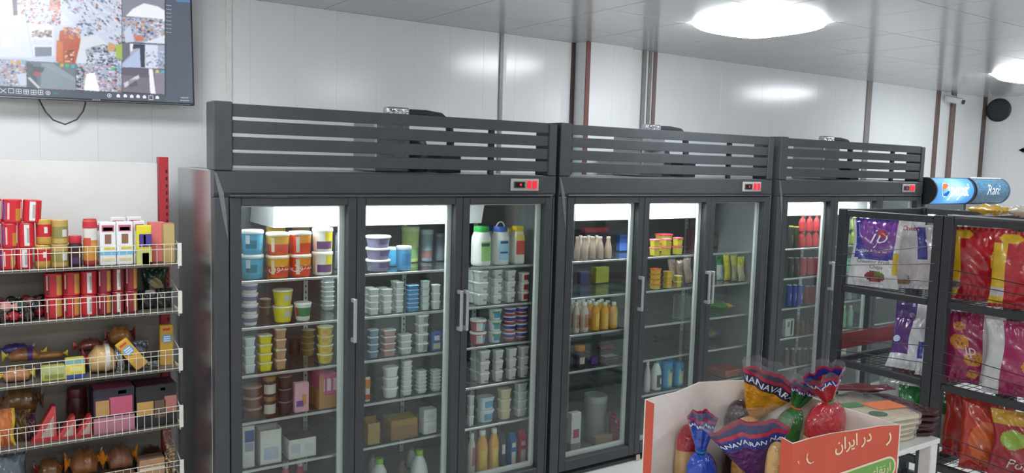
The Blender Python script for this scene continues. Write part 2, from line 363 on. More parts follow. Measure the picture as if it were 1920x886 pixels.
def frame_ring(x0, x1, z0, z1, ix0, ix1, iz0, iz1, y0, y1, r=.004):
    mb = MB()
    mb.rbox(x0, ix0, y0, y1, z0, z1, r); mb.rbox(ix1, x1, y0, y1, z0, z1, r)
    mb.rbox(ix0, ix1, y0, y1, iz1, z1, r); mb.rbox(ix0, ix1, y0, y1, z0, iz0, r)
    return mb
_fp = {}
def fridge_meshes():
    P = _fp
    P['side_panel'] = MB().rbox(0, .045, .062, FD, .02, 1.795, .003).mesh('side_panel', steel, 0)
    P['side_panel_r'] = MB().rbox(FW-.045, FW, .062, FD, .02, 1.795, .003).mesh('side_panel', steel, 0)
    P['front_post'] = MB().rbox(0, .064, .0, .060, .02, 1.678, .004).mesh('front_post', char, 0)
    P['front_post_r'] = MB().rbox(FW-.012, FW, .0, .060, .02, 1.678, .004).mesh('front_post', char, 0)
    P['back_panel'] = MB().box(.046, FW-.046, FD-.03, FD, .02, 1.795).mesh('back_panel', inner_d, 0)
    P['lining'] = MB().box(.046, .056, .064, FD-.032, .071, 1.735).mesh('lining', inner, 0)
    P['lining_r'] = MB().box(FW-.056, FW-.046, .064, FD-.032, .071, 1.735).mesh('lining', inner, 0)
    P['bottom_deck'] = MB().box(.046, FW-.046, .062, FD-.031, .02, .07).mesh('bottom_deck', inner, 0)
    P['top_panel'] = MB().box(.046, FW-.046, .062, FD-.031, 1.736, 1.795).mesh('top_panel', inner, 0)
    P['kick_plate'] = MB().rbox(0, FW, .02, .06, 0, .018, .002).mesh('kick_plate', char, 0)
    # header with a stepped lower lip
    P['header'] = MB().prism([(0, 1.70), (.01, 1.679), (.06, 1.679), (.06, 1.797), (.008, 1.797), (0, 1.79)], 'x', 0, FW).mesh('header', char, 0)
    P['header_lip'] = MB().rbox(.066, FW-.02, -.006, .008, 1.682, 1.690, .002).mesh('header_lip', mat('#5a5e62', .35, .3), 0)
    P['corner_film'] = MB().prism([(.0, 1.79), (.012, 1.785), (.04, 1.70), (.052, 1.60), (.06, 1.48), (.035, 1.60), (.02, 1.69)], 'y', -.0025, -.0005).mesh('corner_film', film('#d8dcde', .15, 1, 1.6, .12, '#e8ecee', .6), 0)
    # evaporator housing: white cover under the cooler's ceiling, sides leaning inwards
    hv = [(.36, .30, 1.735), (1.60, .30, 1.735), (1.60, .66, 1.735), (.36, .66, 1.735),
          (.345, .27, 1.515), (1.545, .27, 1.515), (1.545, .66, 1.515), (.345, .66, 1.515)]
    P['evaporator_cover'] = MB().add(hv, [(0,1,2,3),(7,6,5,4),(0,4,5,1),(1,5,6,2),(2,6,7,3),(3,7,4,0)]).mesh('evaporator_cover', white_pl, 0)
    P['lamp_tube'] = MB().tube([(.12, .115, 1.688), (1.30, .115, 1.688)], .014, 12).mesh('lamp_tube', tubeglow)
    P['lamp_holder'] = MB().box(.10, 1.32, .095, .135, 1.704, 1.735).mesh('lamp_holder', white_pl, 0)
    for i in range(3):
        x0, x1 = LEAF[i]; a, b = OPEN[i]
        P['door%d' % i] = frame_ring(x0, x1, .045, 1.678, a, b, ZB, ZT, 0, .05).mesh('door', char2, 0)
        P['pane%d' % i] = MB().box(a+.001, b-.001, .036, .042, ZB+.001, ZT-.001).mesh('glass_pane', glassm, 0)
        P['spacer%d' % i] = frame_ring(a, b, ZB, ZT, a+.006, b-.028, ZB+.028, ZT-.008, .044, .062, .001).mesh('spacer', white_pl, 0)
        h = {0: b+.026, 1: b+.026, 2: a-.026}[i]
        hb = MB().rbox(h-.008, h+.008, -.042, -.028, .972, 1.188, .003)
        hb.rbox(h-.008, h+.008, -.0285, .002, 1.168, 1.188, .002).rbox(h-.008, h+.008, -.0285, .002, .972, .992, .002)
        P['handle%d' % i] = hb.mesh('handle', mat('#b4b7b9', .3, .5), 0)
        L, R_ = (.058, (LEAF[0][1]), LEAF[1][1])[i], (LEAF[0][1], LEAF[1][1], FW-.058)[i]
        sb = MB().box(L+.006, R_-.006, .098, .655, -.006, 0, 0)
        sb.rbox(L+.006, R_-.006, .088, .097, -.010, .003, .002, 1)
        for k in range(7):
            xx = L+.02+(R_-L-.04)*k/6; sb.box(xx-.0015, xx+.0015, .098, .655, -.010, -.0065, 1)
        P['shelf%d' % i] = sb.mesh('shelf', [shelfglass, alum], 0)
    up = MB()
    up.box(-.012, .012, -.012, 0, .08, 1.73, 0)
    for k in range(46): up.box(-.003, .003, -.0135, -.012, .12+k*.034, .132+k*.034, 1)
    P['shelf_upright'] = up.mesh('shelf_upright', [white_pl, mat('#26282a', .6)], 0)
    # louvre screen on the roof
    P['screen_post'] = MB().rbox(0, .080, -.002, .13, 1.7975, 2.097, .004).mesh('screen_post', char, 0)
    P['screen_post_r'] = MB().rbox(FW-.055, FW, -.002, .13, 1.7975, 2.085, .004).mesh('screen_post', char, 0)
    P['slat'] = MB().rbox(.0805, FW-.0555, .004, .012, 0, .0565, .002).mesh('slat', char, 0)
    P['screen_strut'] = MB().rbox(1.435, 1.465, .026, .05, 1.7975, 2.08, .002).mesh('screen_strut', char, 0)
    # refrigeration unit behind the screen
    blackp = mat('#26282b', .5); foilm = mat('#c8cbd0', .22, .9, bump=1.0, bscale=60, var=.2, name='crinkled_foil')
    cb = MB().rbox(.88, 1.08, .28, .56, 1.7975, 2.06, .006)
    P['condenser_box'] = cb.mesh('condenser_box', mat('#9a9da0', .35, .8), 0)
    fb = MB()
    for k in range(24): fb.box(.885+k*.0080, .8885+k*.0080, .262, .279, 1.82, 2.05)
    P['condenser_fins'] = fb.mesh('condenser_fins', alum, 0)
    P['compressor'] = MB().loft([ring(.075, .075, 1.7975, 2, 24, 1.18, .42), ring(.085, .085, 1.83, 2, 24, 1.18, .42), ring(.085, .085, 1.93, 2, 24, 1.18, .42), ring(.06, .06, 1.985, 2, 24, 1.18, .42), ring(.02, .02, 2.0, 2, 24, 1.18, .42)]).mesh('compressor', blackp)
    P['motor_bracket'] = MB().rbox(1.06, 1.10, .3, .5, 1.7975, 2.03, .004).mesh('motor_bracket', blackp, 0)
    P['junction_box'] = MB().rbox(1.3, 1.42, .3, .5, 1.7975, 1.90, .004).mesh('junction_box', blackp, 0)
    P['foil_wrap'] = MB().rbox(.98, 1.115, .34, .40, 2.062, 2.145, .008).mesh('foil_wrap', foilm, 0)
    path = [(1.10, .37, 2.118), (1.22, .37, 2.12), (1.32, .37, 2.11), (1.375, .37, 2.07), (1.39, .37, 1.99), (1.38, .37, 1.905)]
    P['insulated_pipe'] = MB().tube(path, .022, 12).mesh('insulated_pipe', mat('#2d2f33', .7))
    P['foil_bag'] = MB().tube([(.86, .25, 2.0), (.90, .25, 2.01), (.96, .24, 2.0), (1.04, .25, 2.0)], [.012, .022, .02, .01], 8).mesh('foil_bag', foilm)
    # thermostat plate
    P['control_plate'] = MB().rbox(1.556, 1.744, -.006, -.0002, 1.712, 1.778, .004).mesh('control_plate', mat('#b5b2ae', .4), 0)
    P['display'] = MB().rbox(1.575, 1.650, -.010, -.0062, 1.727, 1.763, .002).box(1.583, 1.642, -.0104, -.0101, 1.733, 1.757, 1).mesh('display', [mat('#33363a', .4), mat('#121416', .15)], 0)
    P['digit'] = MB().box(1.612, 1.626, -.0112, -.0106, 1.739, 1.752).mesh('digit', glow('#e0303c', 1.2), 0)
    P['led'] = MB().box(1.644, 1.648, -.0112, -.0102, 1.739, 1.750).mesh('led', glow('#2fae8a', .8), 0)
    for n, x in (('a', 1.664), ('b', 1.702)):
        P['switch_'+n] = MB().rbox(x, x+.026, -.0125, -.0063, 1.724, 1.768, .002).mesh('rocker_switch', mat('#c81e30', .3, emit=1.1, var=.2, scale=60), 0)
fridge_meshes()
SKIP = {(1, 0): (4,)}            # shelf positions left empty behind a door
FR = []
for fi in range(3):
    lab = ['charcoal three-door glass cooler nearest the biscuit shelf', 'charcoal three-door glass cooler in the middle of the row',
           'charcoal three-door glass cooler at the far end behind the snack rack'][fi]
    t = thing('glass_door_cooler', lab, 'cooler', (FX[fi], 0, 0), (0, 0, 0), 'charcoal three-door coolers')
    FR.append(t)
    for k in ('side_panel', 'front_post', 'back_panel', 'lining', 'bottom_deck', 'top_panel', 'kick_plate', 'header', 'header_lip', 'corner_film', 'evaporator_cover',
              'lamp_tube', 'lamp_holder', 'screen_post', 'screen_strut', 'condenser_box', 'condenser_fins', 'compressor', 'motor_bracket', 'junction_box', 'foil_wrap',
              'insulated_pipe', 'foil_bag'):
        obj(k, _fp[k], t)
    obj('side_panel', _fp['side_panel_r'], t); obj('lining', _fp['lining_r'], t); obj('front_post', _fp['front_post_r'], t); obj('screen_post', _fp['screen_post_r'], t)
    for k in range(4): obj('slat', _fp['slat'], t, (0, 0, (2.033, 1.961, 1.889, 1.819)[k]))
    for x in (.10, .66, 1.27, 1.77): obj('shelf_upright', _fp['shelf_upright'], t, (x, FD-.031, 0))
    cp = obj('control_plate', _fp['control_plate'], t)
    for k in ('display', 'digit', 'led', 'switch_a', 'switch_b'): obj({'switch_a': 'rocker_switch', 'switch_b': 'rocker_switch'}.get(k, k), _fp[k], cp)
    for i in range(3):
        d = obj('door', _fp['door%d' % i], t)
        obj('glass_pane', _fp['pane%d' % i], d); obj('spacer', _fp['spacer%d' % i], d); obj('handle', _fp['handle%d' % i], d)
        for s in range(5):
            if s in SKIP.get((fi, i), ()): continue
            obj('shelf', _fp['shelf%d' % i], t, (0, 0, SHZ[s]-.0035))
# hinge clip on the foot of the second cooler's first door
p = atY(1196, 857, -.004)
obj('hinge', MB().rbox(p[0]-.016-FX[1], p[0]+.016-FX[1], -.008, -.0005, p[2]-.022, p[2]+.02, .002).mesh('hinge', mat('#cdbfa6', .35, .6), 0), FR[1])
# ================================================================== PRODUCT MAKERS
PROF = {
 'tub':    ([(.75,0),(.79,.025),(.81,.18),(.88,.62),(.92,.84)], [(.97,.82),(1,.84),(1,.93),(.965,.975),(.93,1.0)]),
 'cup':    ([(.72,0),(.76,.02),(.80,.2),(.93,.78),(.96,.92)], [(.98,.91),(1,.92),(1,.97),(.96,1.0)]),
 'bucket': ([(.84,0),(.87,.02),(.89,.15),(.94,.72),(.96,.88)], [(.98,.86),(1,.88),(1,.955),(.95,1.0)]),
 'milk':   ([(.74,0),(.95,.025),(1,.12),(1,.38),(.92,.55),(.72,.70),(.46,.82),(.38,.87)], [(.42,.86),(.45,.87),(.45,.985),(.40,1.0)]),
 'glass':  ([(.80,0),(.96,.03),(1,.2),(.97,.45),(.74,.66),(.52,.80),(.50,.90)], [(.54,.89),(.56,.90),(.56,.985),(.50,1.0)]),
 'juice':  ([(.85,0),(.97,.02),(1,.12),(.92,.34),(1,.60),(.88,.73),(.52,.86),(.46,.90)], [(.50,.89),(.53,.90),(.53,.985),(.48,1.0)]),
 'pet':    ([(.80,0),(1,.05),(1,.30),(.94,.42),(1,.60),(.70,.80),(.34,.91),(.30,.94)], [(.36,.93),(.38,.94),(.38,.99),(.34,1.0)]),
 'jug':    ([(.90,0),(.98,.03),(1,.10),(1,.60),(.96,.72),(.78,.84),(.72,.88)], [(.74,.86),(.78,.87),(.78,.97),(.73,1.0)]),
 'can':    ([(.80,0),(.92,.01),(1,.04),(1,.35),(1,.93),(.95,.96)], [(.95,.955),(.90,.985),(.86,.985),(.84,1.0)]),
 'jar':    ([(.90,0),(1,.03),(1,.35),(1,.68),(.86,.78)], [(.92,.77),(.95,.785),(.95,.98),(.90,1.0)]),
 'roll':   ([(.93,0),(1,.025),(1,.16),(1,.3),(1,.7),(1,.84),(1,.975)], [(1,.97),(.93,1.0)]),
}
_pm = {}
def vessel(kind, a, b, h, e, body, cap, zones=(), rough=.35, capshine=.35, film_body=None):
    """parts of a round or squarish container; zones = (z0, z1, angle_mid, angle_half, colour), angle 270 faces the shop"""
    key = (kind, round(a, 4), round(b, 4), round(h, 4), e, body, cap, tuple(zones), rough, film_body)
    if key in _pm: return _pm[key]
    N = 28
    pb, pc = PROF[kind]
    zs = sorted(set([p[1] for p in pb]+[z for q in zones for z in q[:2] if pb[0][1] < z < pb[-1][1]]))
    rs = np.interp(zs, [p[1] for p in pb], [p[0] for p in pb])
    mats = [film_body or mat(body, rough)]; cols = []
    for q in zones:
        if q[4] not in cols: cols.append(q[4]); mats.append(mat(q[4], rough))
    def mi(k, i):
        zm = (zs[k]+zs[k+1])/2; ang = (360*(i+.5)/N) % 360; r = 0
        for z0, z1, am, ah, c in zones:
            if z0 <= zm <= z1 and abs((ang-am+180) % 360-180) <= ah: r = cols.index(c)+1
        return r
    bm = MB().loft([ring(a*r, b*r, h*z, e, N) for r, z in zip(rs, zs)], mi).mesh('body', mats, 40)
    cm = MB().loft([ring(a*r, b*r, h*z, e, N) for r, z in pc]).mesh('lid', mat(cap, capshine), 40)
    _pm[key] = [('body', bm), ('cap' if kind in ('milk', 'glass', 'juice', 'pet') else 'lid', cm)]
    return _pm[key]
def carton(a, b, h, color, faces=(), top=None, r=.003, gable=False):
    """printed card box; faces = (x0,x1,z0,z1,colour) as fractions of the front, thin print"""
    key = ('carton', round(a, 4), round(b, 4), round(h, 4), color, tuple(faces), top, gable)
    if key in _pm: return _pm[key]
    mats = [mat(color, .55)]
    mb = MB()
    if gable:
        hb = h*.80
        mb.loft([[(-a,-b,0),(a,-b,0),(a,b,0),(-a,b,0)], [(-a,-b,hb),(a,-b,hb),(a,b,hb),(-a,b,hb)], [(-a,-b*.12,h*.97),(a,-b*.12,h*.97),(a,b*.12,h*.97),(-a,b*.12,h*.97)], [(-a,-b*.1,h),(a,-b*.1,h),(a,b*.1,h),(-a,b*.1,h)]])
    else: mb.rbox(-a, a, -b, b, 0, h, r)
    parts = [('box_body', mb.mesh('box_body', mats, 0))]
    for (x0, x1, z0, z1, c) in faces:
        m2 = MB().box(-a+2*a*x0, -a+2*a*x1, -b-.0012, -b-.0002, h*z0, h*z1)
        if x0 < .02: m2.box(-a-.0012, -a-.0002, -b, b, h*z0, h*z1)
        parts.append(('print', m2.mesh('print', mat(c, .45), 0)))
    if top: parts.append(('top_print', MB().box(-a*.97, a*.97, -b*.97, b*.97, h+.0002, h+.0012).mesh('top_print', mat(top, .45), 0)))
    _pm[key] = parts; return parts
def rnd(k): return random.Random(k)
def pillow(w, h, t, zones=None, mats=None, seed=0, nx=22, nz=28, seal=.045, wr=.006, lean=0.0, bulge=.5):
    """stuffed snack bag standing on its lower seal; zones(s, q, front) -> material index"""
    R = rnd(seed); ph = [R.uniform(0, 6.3) for _ in range(8)]; fq = [R.uniform(2, 5) for _ in range(4)]
    def th(s, q):
        e = min(q, 1-q)
        if e <= seal: return .0015
        qq = (q-seal)/(1-2*seal)
        v = t/2*max(0, math.sin(math.pi*s))**bulge*max(0, math.sin(math.pi*qq))**.42
        rad = wr*math.sin(s*fq[0]*9+ph[0])*(1-min(1, e/.3))+wr*.7*math.sin(q*fq[1]*5+s*fq[2]*3+ph[1])*math.sin(math.pi*s)
        return max(.0012, v+rad*min(1, v/(t*.15+1e-6)))
    def wid(q): return w*(1-.10*math.sin(math.pi*q)**.8) + .01*w*math.sin(q*9+ph[2])
    def pt(s, q, f):
        x = (s-.5)*wid(q)+.004*math.sin(q*7+ph[3]); y = th(s, q)*f + lean*h*q*q
        y += (.0035*math.sin(s*w*260)*(1 if min(q, 1-q) <= seal else 0))
        return (x, y, q*h)
    vs = []; fs = []; ms = []
    for f in (-1, 1):
        o = len(vs)
        for j in range(nz+1):
            for i in range(nx+1): vs.append(pt(i/nx, j/nz, f))
        for j in range(nz):
            for i in range(nx):
                k = o+j*(nx+1)+i; fc = (k, k+1, k+nx+2, k+nx+1)
                fs.append(fc if f < 0 else fc[::-1]); ms.append(zones((i+.5)/nx, (j+.5)/nz, f < 0) if zones else 0)
    n1 = (nx+1)*(nz+1)
    def stitch(a, b): fs.append((a, b, b+n1, a+n1)); ms.append(zones(.01, .5, True) if zones else 0)
    for j in range(nz): stitch(j*(nx+1), (j+1)*(nx+1)); stitch((j+1)*(nx+1)+nx, j*(nx+1)+nx)
    for i in range(nx): stitch(i+1, i); stitch(nz*(nx+1)+i, nz*(nx+1)+i+1)
    def surf(x, z, off=.0022):
        q = z/h; s = x/wid(q)+.5; p = pt(min(max(s, 0), 1), min(max(q, 0), 1), -1); return (p[0], p[1]-off, p[2])
    return MB().add(vs, fs, ms), surf

# ================================================================== WHAT STANDS IN THE COOLERS
SPEC = []
def put(kind, name, desc, cat, F, D, S, u0, u1, vt, n=1, y=.115, ratio=1.0, e=2.0, rows=1, rz=0, **st):
    SPEC.append(dict(kind=kind, name=name, desc=desc, cat=cat, F=F, D=D, S=S, u0=u0, u1=u1, vt=vt, n=n, y=y, ratio=ratio, e=e, rows=rows, rz=rz, st=st))
A = 360   # all round
def Z(z0, z1, c, am=270, ah=360): return (z0, z1, am, ah, c)
WHT, CRM = '#e9ebe8', '#e4dcc0'
# ---- nearest cooler, left door
put('bucket','yoghurt_tub','blue yoghurt tub','tub',0,0,0,453,494,431,2, body='#4aa3c4',cap='#eef2f0',zones=(Z(.2,.8,'#58b4d8'),Z(.25,.6,'#2f7f9c',250,30),Z(.45,.8,'#d7e9ef',235,14)))
put('bucket','dessert_bucket','orange dessert bucket','bucket',0,0,0,500,541,436,2,e=3.2, body='#e8642c',cap='#f3e6cf',zones=(Z(.1,.5,'#e14a3a'),Z(.5,.86,'#f0b02f'),Z(.15,.8,'#f3d9b5',232,16)),text='\ufee5\ufeee\ufe98\ufeb3')
put('bucket','dessert_bucket','tall orange bucket','bucket',0,0,0,543,582,434,2,e=3.2, body='#e4502f',cap='#efe9dc',zones=(Z(.5,.86,'#ef9a2c',300,60),Z(.1,.8,'#d9d2c2',250,13)),text='\ufee5\ufeee\ufe98\ufeb3')
put('bucket','yoghurt_tub','yellow yoghurt tub','tub',0,0,0,585,624,424,2, body='#e9e6dc',cap='#f4f4ee',zones=(Z(.1,.86,'#f0dc2d',310,45),Z(.12,.45,'#6b3d74',270,50)))
put('bucket','yoghurt_tub','rear yellow tub','tub',0,0,0,500,535,424,2,y=.36, body='#eac443',cap='#f0cf4a')
put('bucket','yoghurt_tub','rear orange tub','tub',0,0,0,548,580,426,2,y=.36, body='#d98a3c',cap='#caa476')
put('can','drink_can','grey drink can','can',0,0,0,628,643,436,2,y=.30, body='#6f7786',cap='#a9adb3')
put('cup','dessert_cup','purple striped cup','cup',0,0,1,453,484,527,4, body=WHT,cap='#efe9ee',zones=(Z(.3,.7,'#8c6fa8'),))
put('cup','dessert_cup','yellow cup','cup',0,0,1,511,549,543,2, body='#f0df3a',cap='#eceade',zones=(Z(.3,.75,'#d9d6bb',285,28),))
put('cup','dessert_cup','green labelled cup','cup',0,0,1,551,584,567,1, body='#e7ebe4',cap='#eef0ea',zones=(Z(.25,.75,'#3f8a56',280,70),Z(.25,.75,'#b23b3b',205,18)))
put('cup','dessert_cup','brown cup','cup',0,0,1,486,508,560,2,y=.34, body='#8d7a68',cap='#c9c0b4')
put('tub','cheese_tub','flat white tub','tub',0,0,1,600,629,519,7,y=.33,e=3.5, body='#e4e8e4',cap='#f1f3f0')
put('tub','cheese_tub','white cheese tub','tub',0,0,2,455,479,632,4,e=5,ratio=.9, body='#dfe6e8',cap='#f2f4f3')
put('tub','butter_tub','yellow butter tub','tub',0,0,2,481,511,627,4,e=5,ratio=.9, body='#eadb22',cap='#e9e7c6',zones=(Z(.2,.8,'#f2e52c'),))
put('tub','butter_tub','beige tub','tub',0,0,2,513,537,615,4,e=5,ratio=.9, body='#cda27c',cap='#ddd0bf')
put('cup','dessert_cup','yellow flowered cup','cup',0,0,2,594,625,612,4, body='#e6c93a',cap='#e9e3c9',zones=(Z(.3,.7,'#dba53a',250,22),Z(.3,.7,'#f1e07a',300,20)))
put('cup','dessert_cup','faded yellow cup','cup',0,0,2,566,590,618,4,y=.30, body='#b9a868',cap='#cfcab4')
put('jar','dark_jar','dark jar','jar',0,0,2,541,563,634,1,y=.36, body='#4a4644',cap='#5a5654')
put('tub','chocolate_tub','red-brown round tub','tub',0,0,3,455,491,723,3, body='#74403a',cap='#b89a8f')
put('jar','spread_jar','brown spread jar','jar',0,0,3,493,517,705,2, body='#5a3a2c',cap='#9c7f55',zones=(Z(.15,.62,'#d7d3c8',270,60),))
put('cup','dark_cup','dark clear cup','cup',0,0,3,520,547,704,3, body='#3f3334',cap='#7d7674')
put('box','pink_pack','pale pink pack','box',0,0,3,549,579,716,1,ratio=.5, color='#ecb6c6',faces=((.1,.6,.2,.4,'#7a5fb0'),(.5,.8,.25,.6,'#d9a06a')))
put('tray','display_tray','pink packs in a cardboard tray','box',0,0,3,581,636,697,1,ratio=1.2, color='#b98a58')
put('box','carton','white carton with blue label','box',0,0,4,451,477,797,1,ratio=.7, color='#dcdad4',faces=((.2,.95,.62,.9,'#3c4d9c'),(.2,.9,.4,.6,'#9aa3b4')))
put('openbox','carton','tall opened white carton','box',0,0,4,479,527,793,1,ratio=.8, color='#dedcd8',faces=((.2,.85,.12,.42,'#b6bfd6'),))
put('box','carton','low white carton','box',0,0,4,529,592,818,1,ratio=.8, color='#d9d8d4',faces=((.08,.4,.3,.75,'#b4bccb'),(.55,.9,.3,.7,'#c9cbd0')),top='#4d4540')
put('milk','syrup_bottle','pink bottle','bottle',0,0,5,523,548,864,1,y=.2, body='#c96a78',cap='#e8d5d5')
put('milk','syrup_bottle','red bottle','bottle',0,0,5,550,574,860,1,y=.2, body='#b4404e',cap='#e6dada')
# ---- nearest cooler, middle door
put('tub','wide_tub','wide white-lidded purple tub','tub',0,1,0,684,733,442,3, body='#8b88a8',cap='#f0f0f2',zones=(Z(.3,.8,'#6d5c8d',300,40),))
put('bucket','yoghurt_tub','clear blue tub','tub',0,1,0,742,772,461,1, body='#58aede',cap='#dfe9ee',zones=(Z(.2,.7,'#3f93d1',275,40),))
put('bucket','yoghurt_tub','rear clear blue tub','tub',0,1,0,725,748,463,1,y=.30, body='#4aa9d8',cap='#dfe9ee')
put('bucket','canister','yellow-green canister','canister',0,1,0,752,786,424,1,y=.40, body='#b8cf7a',cap='#d6dfae',zones=(Z(.1,.4,'#7aa26a'),))
put('bucket','canister','grey-blue canister','canister',0,1,0,788,812,430,1,y=.40, body='#7f98a3',cap='#a9b7bb',zones=(Z(.1,.35,'#8a5f62'),))
put('bucket','canister','dark grey canister','canister',0,1,0,815,836,436,1,y=.40, body='#5f6a70',cap='#7a8488')
for u0,u1,vt,n in ((688,711,541,4),(713,736,541,4),(738,757,528,5)):
    put('tub','cheese_tub','square white tub','tub',0,1,1,u0,u1,vt,n,e=5,ratio=.9,rows=2, body='#dfe2de',cap='#f1f2ef')
put('tub','butter_tub','blue butter tub','tub',0,1,1,758,786,534,6,e=5,ratio=.8, body='#2f8fce',cap='#a9d0ea')
put('tub','cheese_tub','teal-lidded white tub','tub',0,1,1,787,806,526,4,e=5,ratio=.9, body='#e2e4de',cap='#9fc9c4')
put('tub','cheese_tub','small white tub','tub',0,1,1,807,826,533,3,e=5,ratio=.9, body='#e6e8e4',cap='#f4f5f2')
put('tub','cheese_tub','shallow blue-tinted tub','tub',0,1,2,687,711,617,4,e=4,ratio=.8, body='#8fa0b8',cap='#d9e2ea')
put('tub','meat_tub','shallow pink tub','tub',0,1,2,712,743,617,4,e=5,ratio=.8, body='#b98c86',cap='#e9ebe8')
put('tub','cheese_tub','shallow white-lidded tub','tub',0,1,2,744,773,626,3,e=5,ratio=.8, body='#ccd2d4',cap='#f2f4f3')
put('tub','cheese_tub','deep grey-labelled tub','tub',0,1,2,776,804,589,4,e=5,ratio=.8, body='#ccd0cf',cap='#f3f5f4',zones=(Z(.15,.75,'#8f9598',290,22),))
put('box','cheese_box','blue cheese box','box',0,1,2,807,827,621,1,ratio=.5, color='#2f62b4',faces=((.1,.9,.1,.4,'#d9c9a8'),(.2,.8,.55,.8,'#dfe6f2')))
put('box','juice_box','orange and white slim box','box',0,1,3,684,694,706,1,ratio=.4, color='#e9e1d6',faces=((.0,1,.55,.9,'#dd8a2e'),(0,1,.1,.3,'#c94c38')))
put('tub','cheese_tub','white oval tub','tub',0,1,3,716,747,687,3,e=3,ratio=.8, body='#dfe1de',cap='#f1f2f0')
put('tub','cheese_tub','stacked shallow white tub','tub',0,1,3,749,774,676,7,e=4,ratio=.8, body='#d6dad8',cap='#eceeed')
put('tub','meal_tray','shallow white tray','tray',0,1,3,776,802,694,6,e=4,ratio=.9, body='#cfd4d4',cap='#e9eceb')
put('tub','meal_tray','far shallow white tray','tray',0,1,3,804,828,693,6,e=4,ratio=.9, body='#cfd4d4',cap='#e9eceb')
put('openbox','carton','tan carton with torn flap','box',0,1,4,682,712,785,1,ratio=.8, color='#b0935a',faces=())
put('box','carton','yellow-brown cheese carton','box',0,1,4,716,783,783,1,ratio=.8, color='#a5813f',faces=((.0,1,.0,.7,'#8d6a3c'),),top='#b3a43c')
put('box','small_box','white box','box',0,1,4,785,819,765,2,ratio=.8, color='#d4d6d5',faces=((.3,.8,.25,.6,'#c2c5c7'),))
put('milk','milk_bottle','green-capped milk bottle','bottle',0,1,5,692,728,860,1, body='#e9ebe6',cap='#8cc63e')
put('milk','milk_bottle','tall green-capped bottle','bottle',0,1,5,769,802,844,1, body='#eceee9',cap='#93cb3f')
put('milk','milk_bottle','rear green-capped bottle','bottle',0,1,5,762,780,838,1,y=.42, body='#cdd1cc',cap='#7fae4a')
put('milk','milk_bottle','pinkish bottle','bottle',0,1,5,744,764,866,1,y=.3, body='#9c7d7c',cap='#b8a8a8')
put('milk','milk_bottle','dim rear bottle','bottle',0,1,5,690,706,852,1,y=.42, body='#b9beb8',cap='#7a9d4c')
# ---- nearest cooler, right door
put('jug','yoghurt_jug','green-lidded white jug','jug',0,2,0,884,919,424,1,e=2.6, body='#eceee8',cap='#2fae4c',zones=(Z(.12,.62,'#9fd07c',285,40),Z(.5,.58,'#33554a',270,24)))
put('jug','yoghurt_jug','blue-lidded white jug','jug',0,2,0,921,953,424,1,e=2.6, body='#eceee8',cap='#3a63b4',zones=(Z(.12,.65,'#a9d4ec',270,34),Z(.56,.63,'#2b4a7c',270,26),Z(.3,.35,'#2b5a9c',270,26)),bail=True)
put('jug','yoghurt_jug','yellow-lidded square jug','jug',0,2,0,954,984,423,1,e=4.5, body='#e9e9df',cap='#f0cf2e',zones=(Z(.25,.62,'#d8503a',275,30),Z(.62,.8,'#efd76a',285,60)))
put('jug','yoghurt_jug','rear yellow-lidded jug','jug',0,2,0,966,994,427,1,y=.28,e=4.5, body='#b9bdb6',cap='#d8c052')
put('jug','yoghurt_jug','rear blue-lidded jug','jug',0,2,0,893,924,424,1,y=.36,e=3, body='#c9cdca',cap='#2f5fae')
for u0,u1,vt,n,d,l in ((886,916,507,3,'big white tub','#f0f1ee'),(918,942,505,4,'medium white tub','#e6eae8'),(943,967,506,3,'deep white tub','#eef0ee')):
    put('tub','cheese_tub',d,'tub',0,2,1,u0,u1,vt,n,e=4.5,ratio=.9,rows=2, body='#e2e4e0',cap=l,zones=(Z(.3,.5,'#a8a29c' if n == 3 else '#9c6a6c',280,14),))
put('tub','cheese_tub','red-labelled white tub','tub',0,2,1,969,993,510,3,e=4,ratio=.9, body='#e4dfd8',cap='#eeeae4',zones=(Z(.2,.75,'#b8303a',285,28),))
put('tub','yoghurt_tub','red and blue tub','tub',0,2,2,880,912,598,2,e=2, body='#c9404a',cap='#e9e9e6',zones=(Z(.1,.6,'#5fb6dc',300,50),Z(.1,.75,'#e6e6e2',255,24)))
put('tub','yoghurt_tub','green and blue tub','tub',0,2,2,914,940,578,3,e=2, body='#e1e6e2',cap='#dfe5e2',zones=(Z(.2,.6,'#3c9cc0',285,55),Z(.6,.8,'#4d9a6a',260,40)))
put('tub','cream_tub','blue and red tub','tub',0,2,2,942,967,576,4,e=2, body='#3a3f98',cap='#e4e2ea',zones=(Z(.05,.3,'#c84a3a'),Z(.3,.42,'#d9d4e0')))
put('tub','cream_tub','far blue and red tub','tub',0,2,2,968,993,574,4,e=2, body='#34388c',cap='#dcdae4',zones=(Z(.05,.3,'#b84238'),Z(.3,.42,'#c9c4d4')))
for k,(u0,u1,vt) in enumerate(((891,919,656),(921,944,655),(946,969,652),(971,994,648))):
    put('tub','yoghurt_tub','plain white tub','tub',0,2,3,u0,u1,vt,3,e=4.5,ratio=.9,rows=2 if k == 0 else 1, body='#dfdedb',cap='#efefec',zones=(Z(.12,.24,'#b0525c',290,16),))
put('tub','yoghurt_tub','narrow white tub','tub',0,2,4,875,889,741,3,e=4.5,ratio=.9, body='#d9dbd9',cap='#e9ebe9')
put('tub','cheese_tub','oval blue and white tub','tub',0,2,4,891,928,743,2,e=2.6,ratio=.8, body='#dfe6ea',cap='#cfdbe0',zones=(Z(.15,.7,'#4fa3cf',290,50),))
put('tub','cream_tub','cream coloured tub','tub',0,2,4,930,960,728,3,e=4,ratio=.8, body='#d8cda4',cap='#e1dac0')
put('tub','cheese_tub','frosted white tub','tub',0,2,4,961,989,717,4,e=4.5,ratio=.8, body='#cfd3d1',cap='#e2e5e3')
